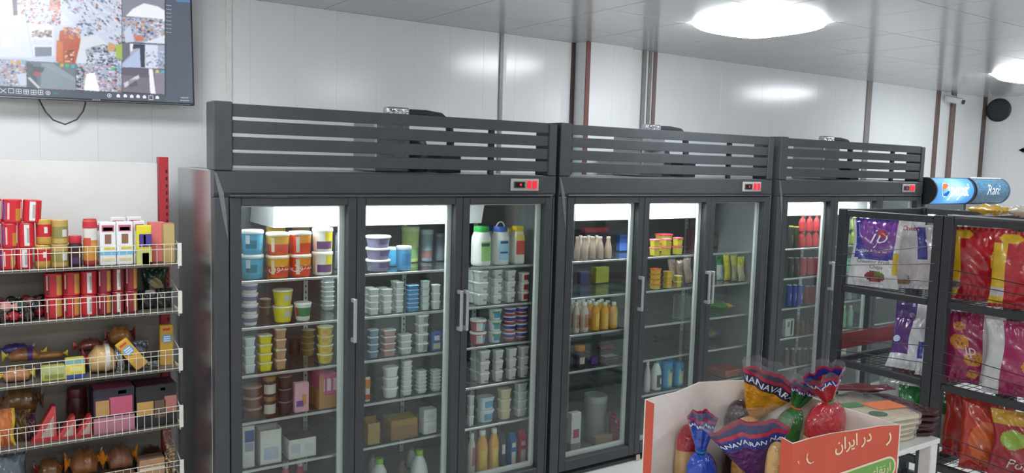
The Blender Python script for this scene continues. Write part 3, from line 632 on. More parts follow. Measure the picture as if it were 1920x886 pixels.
put('juice','juice_bottle','pale yoghurt bottle','bottle',0,2,5,876,891,812,1, body='#d9d2cc',cap='#e9e9e7',zones=(Z(.3,.7,'#b06a6a',280,40),))
put('juice','juice_bottle','orange juice bottle','bottle',0,2,5,892,914,806,1, body='#eeb247',cap='#e9ebea',zones=(Z(.14,.58,'#f2cf5c',280,60),))
put('juice','juice_bottle','yellow juice bottle','bottle',0,2,5,915,935,802,1, body='#ecae33',cap='#eceeec',zones=(Z(.14,.58,'#f0d46a',280,60),))
put('gable','milk_carton','dark milk carton','carton',0,2,5,936,947,814,1, color='#3c4750',faces=((.1,.9,.5,.75,'#d9d9d2'),))
put('gable','milk_carton','blue milk carton','carton',0,2,5,949,968,810,1, color='#2f6fae',faces=((.2,.85,.05,.5,'#dfe2da'),(.25,.8,.62,.74,'#e9ecee')),cap=True)
put('gable','milk_carton','pink milk carton','carton',0,2,5,970,992,806,1, color='#c4415a',faces=((.2,.85,.05,.5,'#dcdcd2'),(.25,.8,.62,.74,'#e6c4cc')),cap=True)
for k,(u0,u1) in enumerate(((882,896),(899,913),(916,929),(932,945))):
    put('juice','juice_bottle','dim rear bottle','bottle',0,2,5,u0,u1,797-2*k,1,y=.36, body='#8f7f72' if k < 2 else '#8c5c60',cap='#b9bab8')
# ---- middle cooler, left door
for u0,u1 in ((1076,1087),(1088,1103),(1103,1117),(1117,1132),(1133,1147)):
    put('glass','milk_drink','brown milk drink bottle','bottle',1,0,0,u0,u1,443,1, body='#b09c8c',cap='#c4b4a2')
for k,(u0,u1) in enumerate(((1082,1094),(1097,1109),(1112,1124))):
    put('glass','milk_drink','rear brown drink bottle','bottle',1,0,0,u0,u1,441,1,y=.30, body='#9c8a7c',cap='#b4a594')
put('box','tray_pack','blue tray pack','box',1,0,0,1155,1176,440,1,y=.42,ratio=.6, color='#3c62b0',faces=())
put('box','tray_pack','red tray pack','box',1,0,0,1090,1140,426,1,y=.52,ratio=.2, color='#b8434c',faces=((0,1,.0,.8,'#5a4a5e'),))
put('box','tray_pack','yellow-green pack','box',1,0,1,1108,1142,500,1,y=.48,ratio=.5, color='#8d8f3c',faces=())  # made-up box, its colour standing in for a reflection on the door glass
put('box','tray_pack','dark blue pack','box',1,0,1,1082,1105,508,1,y=.48,ratio=.5, color='#3a4468',faces=())  # made-up dark box beside it, for the same glass reflection
for k,(u0,u1,c) in enumerate(((1073,1086,'#c9b8ac'),(1087,1103,'#cdb6a8'),(1107,1124,'#e0a23c'),(1125,1141,'#e2b04a'),(1142,1158,'#dfa844'))):
    put('juice','small_juice','small white-capped bottle' if k < 2 else 'small orange juice bottle','bottle',1,0,2,u0,u1,566,1,rows=3, body=c,cap='#eceeee',zones=(Z(.15,.6,'#b07a66' if k < 2 else '#efc564',285,40),))
put('jar','sauce_jar','orange-lidded dark jar','jar',1,0,3,1074,1097,647,1, body='#3d2b3c',cap='#cc7f35',zones=(Z(.2,.5,'#c8b9a6',275,30),))
put('box','tray_pack','purple box','box',1,0,3,1101,1122,668,1,y=.16,ratio=.8, color='#6d3f8c',faces=())
put('box','tray_pack','pale slab pack','box',1,0,3,1124,1160,672,1,y=.2,ratio=.6, color='#b8b2ae',faces=((0,1,.3,1,'#7c4c58'),))
put('box','tray_pack','red frozen pack','box',1,0,3,1118,1150,655,1,y=.44,ratio=.4, color='#8a4a52',faces=())
put('box','logo_box','white box with red corner','box',1,0,5,1062,1088,772,1,ratio=.6, color='#cfd0d2',faces=((.2,.8,.42,.62,'#a83a50'),(0,1,.0,.30,'#9a968c')))
put('bucket','pickle_bucket','large grey bucket','bucket',1,0,5,1092,1137,741,1,y=.2, body='#9da0a0',cap='#b4b8b8')
put('box','carton','brown carton','box',1,0,5,1110,1148,815,1,y=.09,ratio=.25, color='#8a7460',faces=())
for k,(u0,u1,vt) in enumerate(((1139,1160,772),(1150,1170,786),(1141,1168,800))):
    put('bag','frozen_bag','red frozen bag','bag',1,0,5,u0,u1,vt,1,y=.30-.07*k, color='#b0455a')
# ---- middle cooler, middle door
put('tub','butter_tub','yellow tub with pink lid','tub',1,1,0,1217,1238,448,2,e=5,ratio=.9, body='#d8cb3a',cap='#e87a94')
put('tub','butter_tub','second yellow pink-lidded tub','tub',1,1,0,1239,1259,447,2,e=5,ratio=.9, body='#d4c838',cap='#e4708c')
put('tub','butter_tub','third yellow pink-lidded tub','tub',1,1,0,1260,1281,445,2,e=5,ratio=.9, body='#d8cc38',cap='#e0607e')
put('tub','butter_tub','rear red-lidded tub','tub',1,1,0,1226,1262,438,2,y=.3,e=5,ratio=.8, body='#cdbb33',cap='#d83c58')
put('tub','butter_tub','red-lidded yellow tub','tub',1,1,1,1217,1240,503,4,e=5,ratio=.9, body='#d8bf33',cap='#d8422f')
put('tub','butter_tub','orange-lidded yellow tub','tub',1,1,1,1242,1261,508,3,e=5,ratio=.9, body='#d8bf33',cap='#e0923a')
put('tub','butter_tub','pale-lidded yellow tub','tub',1,1,1,1262,1279,516,2,e=5,ratio=.9, body='#d4c034',cap='#e4dcb0')
for k,(u0,u1,vt) in enumerate(((1253,1274,484),(1268,1288,486),(1282,1302,482))):
    put('bag','sausage_pack','clear sausage pack','pack',1,1,1,u0,u1,vt,1,y=.30-.05*k, color='#b39a8e' if k != 1 else '#a98d80',tilt=-.35)
put('crate','clear_tray','clear plastic tray on end','tray',1,1,2,1262,1298,552,1,y=.14,ratio=.4)
put('milk','cream_bottle','white bottle with green cap','bottle',1,1,4,1219,1240,672,1, body='#e9ebe8',cap='#2f9a5c',zones=(Z(.1,.5,'#3a4656',275,46),Z(.2,.4,'#dfe2e2',282,18)))
put('milk','cream_bottle','pale pink bottle','bottle',1,1,4,1207,1219,676,1, body='#e3d3d8',cap='#e9e9ec')
for k,(u0,u1) in enumerate(((1241,1260),(1262,1281))):
    put('can','drink_can','light blue drink can','can',1,1,4,u0,u1,679,1,rows=2, body='#3fa4dc',cap='#2f8ccc',zones=(Z(.1,.75,'#8fcadf',275,42),Z(.15,.6,'#d3d8a0',272,22),Z(.66,.78,'#a8404c',275,20)))
put('box','tray_pack','dark blue frozen box','box',1,1,3,1226,1262,632,1,y=.5,ratio=.3, color='#3a4050',faces=())
# ---- middle cooler, right door
put('box','tray_pack','dark red frozen box','box',1,2,0,1345,1392,428,1,y=.45,ratio=.3, color='#7a3a44',faces=())
put('box','tray_pack','brown frozen box','box',1,2,0,1386,1418,440,1,y=.40,ratio=.3, color='#5a4a44',faces=())
for k,(u0,u1,c) in enumerate(((1342,1360,'#cfd2cc'),(1356,1374,'#cdbf3c'),(1370,1388,'#a8a07e'),(1385,1404,'#b8b294'))):
    put('bag','cold_meat_pack',('white and green cold meat pack','yellow cold meat pack','clear tan cold meat pack','round-label cold meat pack')[k],'pack',1,2,1,u0,u1,(478,476,476,480)[k],1,y=.22-.04*k, color=c,tilt=-.25,color2=('#3c8a56','#e0d034','#c9c060','#d2c84a')[k])
put('bag','vegetable_bag','green and orange frozen bag','bag',1,2,2,1340,1381,569,1,y=.14, color='#cfa04a',color2='#4c8a44',lay=True)
put('bag','vegetable_bag','blue clear frozen bag','bag',1,2,3,1352,1398,612,1,y=.2, color='#4a5f8c',color2='#8b8a62',lay=True)
for k in range(4):
    put('flat','flat_pack','red flat frozen pack','pack',1,2,4,1335,1398,(698,691,684,676)[k],1,y=.12, color='#c4402f',level=k)
# ---- farthest cooler
for k,(u0,u1) in enumerate(((1496,1509),(1510,1522),(1523,1535))):
    put('pet','cola_bottle','red cola bottle','bottle',2,0,0,u0,u1,404,2, body='#c92f34',cap='#c8323a',zones=(Z(.3,.6,'#d63c40'),Z(.35,.55,'#e9c4c4',300,16)))
put('can','drink_can','dark can with yellow top','can',2,0,0,1477,1487,423,1, body='#3c3f34',cap='#d8c24a',zones=(Z(.2,.6,'#6a6a52',280,40),))
put('can','drink_can','olive can with yellow top','can',2,0,0,1487,1497,424,1, body='#42452f',cap='#d2bd48')
for k,(u0,u1,c) in enumerate(((1476,1487,'#3a4038'),(1488,1498,'#4a463e'),(1499,1511,'#a83038'),(1512,1523,'#b8343c'),(1524,1535,'#b02e36'))):
    put('can','drink_can','dark green drink can' if k < 2 else 'red drink can','can',2,0,1,u0,u1,482,1, body=c,cap='#a9adb0',zones=(Z(.3,.6,'#c8c4b8' if k < 2 else '#d85058',290,20),))
for k,(u0,u1) in enumerate(((1473,1483),(1484,1493),(1494,1504))):
    put('can','drink_can','blue drink can','can',2,0,2,u0,u1,533,1, body='#2c4fae',cap='#c3c8d0',zones=(Z(.3,.6,'#e0e4ee',285,16),))
for k,(u0,u1) in enumerate(((1506,1518),(1519,1531))):
    put('can','drink_can','dark red drink can','can',2,0,2,u0,u1,535,1, body='#8c2834',cap='#9a9da0')
put('box','label_box','white box with dark lettering','box',2,0,3,1467,1488,597,1,ratio=.3, color='#c9cac8',faces=((.6,.8,.1,.9,'#3a3a3c'),(.2,.45,.55,.85,'#7c7f84')))
for k in range(4): put('juice','soda_bottle','brown soda bottle','bottle',2,0,3,1490+k*10,1499+k*10,601,1, body='#6a4c34',cap='#7c7a5c')
for k in range(5): put('juice','soda_bottle','white-capped dark bottle','bottle',2,0,4,1468+k*12,1479+k*12,652,1, body='#4a4034',cap='#c4c0b4')
for k,(u0,u1,c) in enumerate(((1582,1593,'#b9bfae'),(1594,1606,'#a4c843'),(1608,1618,'#5a625e'),(1619,1629,'#50585a'))):
    put('pet','soda_bottle',('pale soda bottle','lime green soda bottle','dark soda bottle','grey soda bottle')[k],'bottle',2,1,0,u0,u1,403,2, body=c,cap='#e4ebd8' if k < 2 else '#9a9fa0')
put('jar','sweets_jar','mint green jar','jar',2,1,1,1580,1594,484,1, body='#6fbf9c',cap='#4fae86')
put('box','tray_pack','dark red small box','box',2,1,1,1595,1612,489,1,ratio=.6, color='#9a3038',faces=())
for k,(u0,u1,c) in enumerate(((1577,1586,'#6c5f74'),(1588,1597,'#8a8f9c'),(1599,1608,'#70768a'))):
    put('pet','water_bottle','purplish water bottle','bottle',2,1,2,u0,u1,545,1, body=c,cap='#a9b0b8')
for k,(u0,u1,c) in enumerate(((1575,1586,'#6fae7a'),(1588,1599,'#9cc4a4'))):
    put('juice','soda_bottle','green soda bottle','bottle',2,1,3,u0,u1,572,1, body=c,cap='#dfe9e0')
put('box','tray_pack','yellow small box','box',2,1,4,1572,1586,632,1,ratio=.6, color='#b89a4a',faces=((0,1,0,.45,'#c9c2ae'),))
for k in range(3): put('box','tray_pack','navy blue pack','box',2,2,k+1,1650,1690,(478,530,585)[k],1,y=.3,ratio=.4, color='#2f3a5c',faces=())
# ---- place everything listed above
DOORN = ['left', 'middle', 'right']; SHN = ['top', 'second', 'third', 'fourth', 'fifth', 'bottom']
def lvlname(k, n): return {1: ['only'], 2: ['lower', 'upper'], 3: ['bottom', 'middle', 'top']}.get(n, ['bottom']+ORD[1:n-1]+['top'])[k]
cols = {}
for s in SPEC:
    for r in range(s['rows']): cols.setdefault((s['desc'], s['F'], s['D'], s['S'], r > 0), []).append((s['u0'], r, id(s)))
for k in cols: cols[k].sort()
flat_z = {}
def parts_for(s, a, b, h):
    st = s['st']; k = s['kind']
    if k in PROF:
        return vessel(k, a, b, h, 8.0 if s['e'] >= 4.5 else s['e'], st['body'], st['cap'], st.get('zones', ()))
    if k == 'box': return carton(a, b, h, st['color'], st.get('faces', ()), st.get('top'))
    if k == 'gable': return carton(a, b, h, st['color'], st.get('faces', ()), gable=True)
    if k == 'flat':
        key = ('flat', round(a, 3), round(b, 3))
        if key not in _pm:
            _pm[key] = [('pack_body', MB().rbox(-a, a, -b, b, 0, h*.97, .004).mesh('pack_body', foil(st['color']), 0)),
                        ('edge', MB().box(-a-.004, a+.002, -b-.004, b-.004, h*.42, h*.58).mesh('edge', foil('#d8b8b0'), 0))]
        return _pm[key]
    return None
for s in SPEC:
    F, D, S, n = s['F'], s['D'], s['S'], s['n']; st = s['st']
    z0 = SHZ[S]+.0012; um = (s['u0']+s['u1'])/2
    x = xat(um, s['y']+.04, z0+.05); dp = depth((x, s['y']+.04, z0+.05)); w = (s['u1']-s['u0'])*dp/FPX
    phi = math.atan2(x-CAM[0], s['y']-CAM[1]); e = s['e']
    boxy = s['kind'] in ('box', 'gable', 'tray', 'openbox', 'flat', 'crate') or e > 3.4
    a = w/2/(math.cos(phi)+s['ratio']*math.sin(phi)*(1 if e < 3 else .9)) if boxy else w/2/(1 if s['ratio'] == 1 else (math.cos(phi)+s['ratio']*math.sin(phi))*.85)
    b = min(a*s['ratio'], .12 if S < 5 else .15)
    yc = s['y']+b; x = xat(um, yc, z0+.05)
    hw = (w*.5 if s['kind'] == 'bag' else a)+.004
    x = min(max(x, FX[F]+.058+hw), FX[F]+FW-.06-hw)
    zt = zat(s['vt'], x, yc-b*.5); H = zt-z0
    gap = (SHZ[S-1]-.0165-SHZ[S]) if S > 0 else .23
    if S == 5 and SKIP.get((F, D)): gap = .5
    H = max(.02, min(H, gap))
    for r in range(s['rows']):
        yr = yc+r*(2*b+.006)
        clist = cols[(s['desc'], F, D, S, r > 0)]; ci = [i for i, q in enumerate(clist) if q[1] == r and q[2] == id(s)][0]
        where = '%s shelf, %s door of %s cooler' % (SHN[S], DOORN[D], FNAME[F])
        rear = 'rear ' if r else ''
        for k in range(n):
            h = H/n
            if n > 1: lab = '%s, %s in %s%s stack, %s' % (s['desc'], lvlname(k, n), rear, ORD[ci] if len(clist) > 1 else ('its' if not r else 'only'), where)
            elif len(clist) > 1: lab = '%s, %s %sfrom left, %s' % (s['desc'], ORD[ci], 'in back ' if r else '', where)
            else: lab = '%s on %s%s' % (s['desc'], 'rear of ' if r else '', where)
            grp = s['desc']+'s on the '+SHN[S]+' shelf of the '+FNAME[F]+' cooler'
            zz = z0+k*h
            if s['kind'] == 'flat': zz = z0+st['level']*H if False else z0+.012*st['level']; h = .0118
            rz = math.radians(rnd(um+k*7+r).uniform(-6, 6)) if e < 3 and s['kind'] in PROF else math.radians(rnd(um+k).uniform(-1.5, 1.5))
            t = thing(s['name'], lab, s['cat'], (x, yr, zz), (0, 0, rz), grp)
            ps = parts_for(s, a, b, h*.992)
            if ps:
                for pn, me in ps: obj(pn, me, t)
            if s['kind'] == 'tray':
                hh = h
                obj('tray', MB().box(-a, a, -b, b, 0, .004).box(-a, a, -b, -b+.003, .004, hh*.38).box(-a, -a+.003, -b+.003, b, .004, hh*.55).box(a-.003, a, -b+.003, b, .004, hh*.55).box(-a, -a*.55, -b-.0005, -b+.002, hh*.38, hh*.95).mesh('tray', mat(st['color'], .7), 0), t)
                for i in range(3):
                    xa = -a+.004+i*(2*a-.008)/3; xb = xa+(2*a-.008)/3-.001
                    pk = obj('pack', MB().rbox(xa, xb, -b+.004, b-.004, .0045, hh*.97, .002).mesh('pack', mat('#d06a92', .4), 0), t)
                    obj('print', MB().box(xa+.006, xb-.006, -b+.0028, -b+.0038, hh*.5, hh*.85).mesh('print', mat('#ead0da', .4), 0), pk)
            if s['kind'] == 'openbox':
                m0 = mat(st['color'], .6); mi_ = mat('#5a4436', .8)
                ob = MB().box(-a, a, -b, -b+.003, 0, h*.86).box(-a, a, b-.003, b, 0, h*.9).box(-a, -a+.003, -b, b, 0, h*.88).box(a-.003, a, -b, b, 0, h*.88).box(-a, a, -b, b, 0, .003)
                obj('box_body', ob.mesh('box_body', m0, 0), t)
                obj('contents', MB().rbox(-a+.004, a-.004, -b+.004, b-.004, .004, h*.72, .003).mesh('contents', mi_, 0), t)
                obj('flap', MB().box(-a*.95, a*.95, 0, .002, 0, b*.8).xf(Matrix.Translation((0, b-.002, h*.9)) @ Matrix.Rotation(math.radians(20), 4, 'X')).mesh('flap', mi_ if st['color'] == '#dedcd8' else m0, 0), t)
                for (p0, p1, q0, q1, c) in st['faces']: obj('print', MB().box(-a+2*a*p0, -a+2*a*p1, -b-.001, -b-.0002, h*q0, h*q1).mesh('print', mat(c, .5), 0), t)
            if s['kind'] == 'bag':
                if st.get('lay'):
                    L = w*.95; T = min(.07, H)
                    mb, _ = pillow(L, .20, T, (lambda p, q, f: 0 if p > .55 else 1) if 'color2' in st else None, seed=int(um))
                    mb.xf(Matrix.Translation((0, b+.1, T/2+.003)) @ Matrix.Rotation(math.radians(90), 4, 'X'))
                    obj('wrapper', mb.mesh('wrapper', [foil(st['color']), foil(st.get('color2', st['color']))]), t)
                else:
                    th = .035
                    mb, _ = pillow(w*.95, H*.97, th, (lambda p, q, f: 1 if q > .6 else 0) if 'color2' in st else None, seed=int(um*3))
                    mb.xf(Matrix.Rotation(st.get('tilt', -.12)*.5, 4, 'X'))
                    obj('wrapper', mb.mesh('wrapper', [foil(st['color']), foil(st.get('color2', st['color']))]), t)
            if s['kind'] == 'crate':
                cl = film('#dfe6e8', .06, 1, 1.5, .12); mb = MB()
                mb.box(-a, a, -.02, -.017, 0, h).box(-a, -a+.003, -.017, .02, 0, h).box(a-.003, a, -.017, .02, 0, h).box(-a, a, -.017, .02, 0, .003)
                obj('tray', mb.mesh('tray', cl, 0), t)
                obj('rim', MB().tube([(-a, .022, .004), (-a, .022, h), (a, .022, h), (a, .022, .004), (-a, .022, .004)], .003, 6).mesh('rim', mat('#aab0b2', .25)), t)
            if st.get('bail'):
                hp = [(a*.62*math.cos(q), 0, h*.9+.045*math.sin(q)) for q in [math.pi*i/12 for i in range(13)]]
                obj('carry_handle', MB().tube(hp, .0045, 8).mesh('carry_handle', white_pl), t)
            if st.get('cap'):
                pass
            if st.get('text') and k == 0:
                lettering(st['text'], h*.42, mat('#f3efe6', .4), lambda p, q, a=a, b=b, h=h: (p, -b*np.interp((q+h*.45)/h, [0, 1], [.86, .97])*(1-(abs(p)/a)**3.2)**(1/3.2)-.0012, q+h*.45), t)
            if s['kind'] == 'gable' and st.get('cap'):
                pass
# ================================================================== BISCUIT STAND AT THE LEFT
GX0, GX1, GYB, GYF = -1.10, -.085, .615, .33
GZ = [1.351, 1.126, .852, .577, .31]
GN = ['top', 'second', 'third', 'fourth', 'fifth']
redm = mat('#b5323a', .4, var=.08); wirem = mat('#dedacb', .4); panelm = mat('#dcdcd8', .45, var=.03, scale=4); shelfm = mat('#6e6962', .45, .2)
g = thing('shop_shelving', 'white shop shelving with red uprights and wire-fronted shelves at the left', 'shelving')
obj('back_panel', MB().rbox(GX0, -.117, GYB, GYB+.012, 1.352, 1.815, .002).mesh('back_panel', panelm, 0), g)
lowp_shaded = mat('#948c82', .5, var=.06, scale=5)  # shade under the shelves put into the lower panels' darker colour
for za, zb in zip([.1]+GZ[::-1][:-1], [q-.006 for q in GZ[::-1]]): obj('back_panel', MB().rbox(GX0, -.117, GYB, GYB+.012, za, zb, .002).mesh('back_panel', lowp_shaded, 0), g)
for x in (-.112, -1.155):
    u = MB().rbox(x, x+.044, GYB-.012, GYB+.05, 0, 1.845, .002, 0)
    for k in range(48): u.box(x+.030, x+.038, GYB-.0132, GYB-.0122, .12+k*.035, .138+k*.035, 1)
    obj('upright', u.mesh('upright', [redm, mat('#3a1418', .6)], 0), g)
obj('base_plinth', MB().rbox(GX0, -.117, GYF-.02, GYB-.001, 0, .1, .003).mesh('base_plinth', mat('#6d6a66', .5), 0), g)
for s, z in enumerate(GZ):
    sh = obj('shelf', MB().box(GX0, GX1, GYF, GYB-.001, z-.004, z).box(GX0, GX1, GYF, GYF+.002, z-.010, z-.0042).mesh('shelf', shelfm, 0), g)
    wf = MB()
    for dz in (.002, .070, .094): wf.tube([(GX0, GYF-.002, z+dz), (GX1, GYF-.002, z+dz)], .0018, 5)
    x = GX0+.01
    while x < GX1: wf.tube([(x, GYF-.0055, z-.004), (x, GYF-.0055, z+.094)], .0014, 4); x += .0315
    obj('wire_front', wf.mesh('wire_front', wirem), sh)['kind'] = 'stuff'
    bk = MB().rbox(GX1+.001, GX1+.005, GYF-.006, GYB-.013, z-.022, z+.012, .001).prism([(GYF-.006, z+.012), (GYF+.02, z+.012), (GYF+.012, z+.094), (GYF-.006, z+.094)], 'x', GX1+.001, GX1+.005)
    bk.tube([(GX1+.003, GYF+.004, z+.092), (GX1+.003, GYF+.16, z+.125), (GX1+.003, GYB-.02, z+.13)], .0016, 5)
    obj('shelf_bracket', bk.mesh('shelf_bracket', wirem, 0), sh)
    obj('end_plate', MB().rbox(GX1-.002, GX1+.016, GYF-.012, GYF-.0065, z-.010, z+.098, .002).mesh('end_plate', mat('#e9e6dc', .4), 0), sh)

GC = {}
GITEMS = []
def gmk(name, desc, cat, S, u0, u1, vt, y=.375, parts=None, base=None, tilt=0, rz=0, extra=None, ratio=1.0, boxy=False, lab=None):
    z0 = GZ[S]+.001 if base is None else base
    um = (u0+u1)/2; x = xat(um, y+.04, z0+.05); dp = depth((x, y+.04, z0+.05)); w = (u1-u0)*dp/FPX
    phi = math.atan2(x-CAM[0], y-CAM[1])
    a = w/2/(math.cos(phi)+ratio*abs(math.sin(phi))) if boxy else w/2
    a *= .955 if boxy else .92
    b = a*ratio; yc = y+b; x = xat(um, yc, z0+.05); H = zat(vt, x, yc-b*.6)-z0
    if boxy or base is None: x = min(x, GX1-a-.006)
    yc = min(yc, GYB-(.078 if isinstance(parts, tuple) and parts[0] == 'bun' else b+.004))
    GITEMS.append(dict(name=name, desc=desc, cat=cat, S=S, x=x, y=yc, z=z0, a=a, b=b, H=H, w=w, parts=parts, tilt=tilt, rz=rz, lab=lab))
    return z0+H
def groll(desc, S, u0, u1, tops, y=.375, body='#c62530', cap='#cf4048', zones=(), e=2.6, name='biscuit_pack', cat='biscuit pack', kind='roll', tilts=(0, 0, 0, 0)):
    z = None
    for k, vt in enumerate(tops):
        z = gmk(name, desc, cat, S, u0[k] if isinstance(u0, (list, tuple)) else u0, u1[k] if isinstance(u1, (list, tuple)) else u1, vt, y,
                lambda a, b, h: vessel(kind, a, b, h*.985, e, body, cap, zones), base=z, tilt=tilts[k])
        if z: z += .0008
RZ = (Z(.12,.9,'#7a5a9c',222,12),Z(.1,.62,'#b9802f',302,22),Z(.2,.92,'#e6dcd8',330,9),Z(.15,.85,'#e8b9b4',248,6))
WZ = (Z(.08,.94,'#dcd9d4',275,13),Z(.2,.8,'#a9a6a4',275,5))
GZn = (Z(0,.18,'#c59a46'),Z(.8,1,'#c8a050'),Z(.3,.8,'#c22a30'),Z(.45,.7,'#e2d6d0',285,12))
KZ = (Z(.22,.72,'#8d8a4c',270,60),Z(.3,.6,'#d6d4cc',300,20))
# top shelf
groll('red biscuit pack', 0, (-30,-30,-34), (-3,0,2), (466,420,372), zones=RZ)
groll('red biscuit pack', 0, (1,4,5), (28,32,39), (465,418,373), zones=RZ, tilts=(0,0,.03))
groll('red biscuit pack', 0, (31,35,42), (60,64,75), (464,417,374), zones=WZ, tilts=(0,0,.06))
groll('golden biscuit roll', 0, (66,68), (94,96), (458,410), body='#c49645', cap='#d2b06a', zones=GZn, e=2, name='biscuit_roll', cat='biscuit roll')
groll('olive biscuit roll', 0, (96,97), (128,127), (457,411), body='#bfa05c', cap='#cdb67c', zones=KZ, e=2, name='biscuit_roll', cat='biscuit roll')
gmk('spread_jar', 'dark jar with red lid', 'jar', 0, 129, 154, 442, .375, lambda a, b, h: vessel('jar', a, b, h, 2, '#3a1f24', '#c2303a', (Z(.2,.6,'#e0c9a8',300,8),Z(.1,.3,'#4a3a5c',270,50))))
gmk('drink_tin', 'tall red white and orange tin', 'tin', 0, 156, 183, 410, .375, lambda a, b, h: vessel('can', a, b, h, 2, '#c98a3c', '#c23a40', (Z(.0,.12,'#a83a34'),Z(.8,.95,'#bf343e'),Z(.55,.8,'#d9d6d0'),Z(.3,.5,'#cf9c48'),Z(.4,.6,'#c8553a',240,30))))
def wbox(a, b, h):
    fs = ((.12,.88,.78,.93,'#b9607c'),(.2,.8,.80,.88,'#e2c4d0'),(.3,.7,.50,.72,'#8c6450'),(.25,.9,.36,.42,'#cfc04a'),(0,1,.24,.33,'#6fb9dc'),(.1,.9,.10,.16,'#d9d09a'))
    return carton(a, b, h, '#e8e8e8', fs)
for k, (u0, u1, vt, y) in enumerate(((187,217,416,.375),(218,249,415,.375),(250,272,414,.40))):
    gmk('biscuit_box', 'white biscuit box with oval window', 'box', 0, u0, u1, vt, y, wbox, ratio=.55, boxy=True)
for k, (u0, u1, vt) in enumerate(((178,206,415),(207,236,407),(238,266,406))):
    gmk('biscuit_box', 'rear white biscuit box', 'box', 0, u0, u1, vt, .50, wbox, ratio=.55, boxy=True)
gmk('biscuit_box', 'purple and yellow biscuit pack', 'box', 0, 256, 284, 422, .345, lambda a, b, h: carton(a, b, h, '#e3d233', ((.15,1,.45,.78,'#4c3a8c'),(.45,.6,.48,.75,'#e9e4ee'),(0,1,.0,.38,'#cfcf7a'),(.3,.8,.05,.3,'#7a5e3a'),(.3,1,.0,.06,'#ecdc22'))), ratio=.4, boxy=True)
gmk('biscuit_box', 'coral pink box', 'box', 0, 277, 309, 417, .41, lambda a, b, h: carton(a, b, h, '#e07a7c', ((0,1,.42,.46,'#d86a6a'),), '#e48d8e'), ratio=1.1, boxy=True)
gmk('biscuit_box', 'tan wood-coloured box', 'box', 0, 309, 334, 419, .36, lambda a, b, h: carton(a, b, h, '#c2a86c', ((0,1,.40,.44,'#b0905a'),), '#d98c88'), ratio=1.3, boxy=True)
# second shelf
R2 = (Z(.1,.9,'#7c2230',235,10),Z(.08,.92,'#c8924a',310,32),Z(.3,.9,'#d8c0b8',222,6))
for k, (u0, u1, v1, v2) in enumerate(((84,116,557,511),(118,149,554,509),(151,181,552,507),(183,208,549,503),(210,232,546,501),(234,257,544,498))):
    groll('red biscuit roll' if k < 3 else 'dark red biscuit roll', 1, (u0, u0), (u1, u1), (v1, v2), body='#bf2a33' if k < 3 else '#8c2c34', cap='#c23c44', zones=(WZ if k in (2, 4) else R2), e=2.4)
gmk('snack_pouch', 'green pouch with tan round window', 'pouch', 1, 284, 328, 503, .50, 'pouch')
gmk('snack_pouch', 'black pouch with white flap', 'pouch', 1, 258, 296, 545, .40, 'dpouch')
gmk('snack_pouch', 'black pouch', 'pouch', 1, 296, 330, 540, .40, 'dpouch2')
rr = rnd(5)
for k in range(18):
    u = -10+k*4.7; row = k % 3
    gmk('wrapped_candy', 'dark wrapped candy', 'candy', 1, u, u+15, (588, 576, 566)[row], .36+.075*row, ('candy', ('#2c2a30', '#b0303c', '#3a3438', '#c98f8c', '#284238')[k % 5], k))
# third shelf
def bunp(**k): return ('bun', k)
gmk('bread_bag', 'flat bun pack with yellow ends', 'bread', 2, 0, 62, 692, .36, bunp(c='#b9825a', e='#d8c43a', t=.7))
gmk('bread_bag', 'bun with yellow printed wrapper', 'bread', 2, 8, 84, 655, .43, bunp(c='#b07a4c', e='#d8c62c', t=.8, p='#5a3a8c'), base=GZ[2]+.07)
gmk('bread_bag', 'purple-banded bread roll', 'bread', 2, -6, 60, 641, .53, bunp(c='#4a3a86', e='#3c2f70', t=.6), base=GZ[2]+.10)
gmk('bread_bag', 'long bun with yellow wrapper end', 'bread', 2, 62, 124, 661, .43, bunp(c='#b8804c', e='#e0d02a', t=.8), base=GZ[2]+.072)
gmk('cake_pack', 'green printed cake pack', 'cake', 2, 78, 121, 688, .36, lambda a, b, h: carton(a, b, h, '#c9cc6a', ((.1,.9,.2,.5,'#8c9a4c'),(0,1,.6,1,'#b9c08a'))), ratio=.9, boxy=True)
gmk('cake_pack', 'yellow and blue cake pack', 'cake', 2, 123, 158, 672, .36, lambda a, b, h: carton(a, b, h, '#e6d55c', ((0,1,.0,.2,'#3a5ca8'),(0,1,.78,1,'#7fb2b8'),(.2,.8,.35,.6,'#efe48c'))), ratio=.8, boxy=True)
gmk('bread_bag', 'large round bun in red wrapper', 'bread', 2, 157, 226, 645, .36, bunp(c='#d6b07a', e='#a82a34', t=1.0, p='#d8d0c6'))
gmk('bread_bag', 'small bun in dark red wrapper', 'bread', 2, 196, 250, 610, .50, bunp(c='#b27d3e', e='#7a1e28', t=.9), base=GZ[2]+.10)
gmk('bread_bag', 'flat red wrapped bread', 'bread', 2, 138, 196, 634, .50, bunp(c='#8a4a3c', e='#b02c34', t=.7), base=GZ[2]+.08)
for k, (u0, u1, vt) in enumerate(((218,232,650),(240,262,668),(250,276,640),(276,298,678))):
    gmk('silver_sachet', 'crumpled silver sachet', 'sachet', 2, u0, u1, vt, .36+.05*(k % 3), ('sachet', '#b9bdc4', k))
gmk('corn_box', 'upright yellow box with blue badge', 'box', 2, 301, 327, 608, .42, 'ybox', ratio=.55, boxy=True)
gmk('corn_box', 'tilted yellow box with blue badge', 'box', 2, 270, 296, 628, .36, 'ybox', ratio=.4, boxy=True, tilt=-.62)
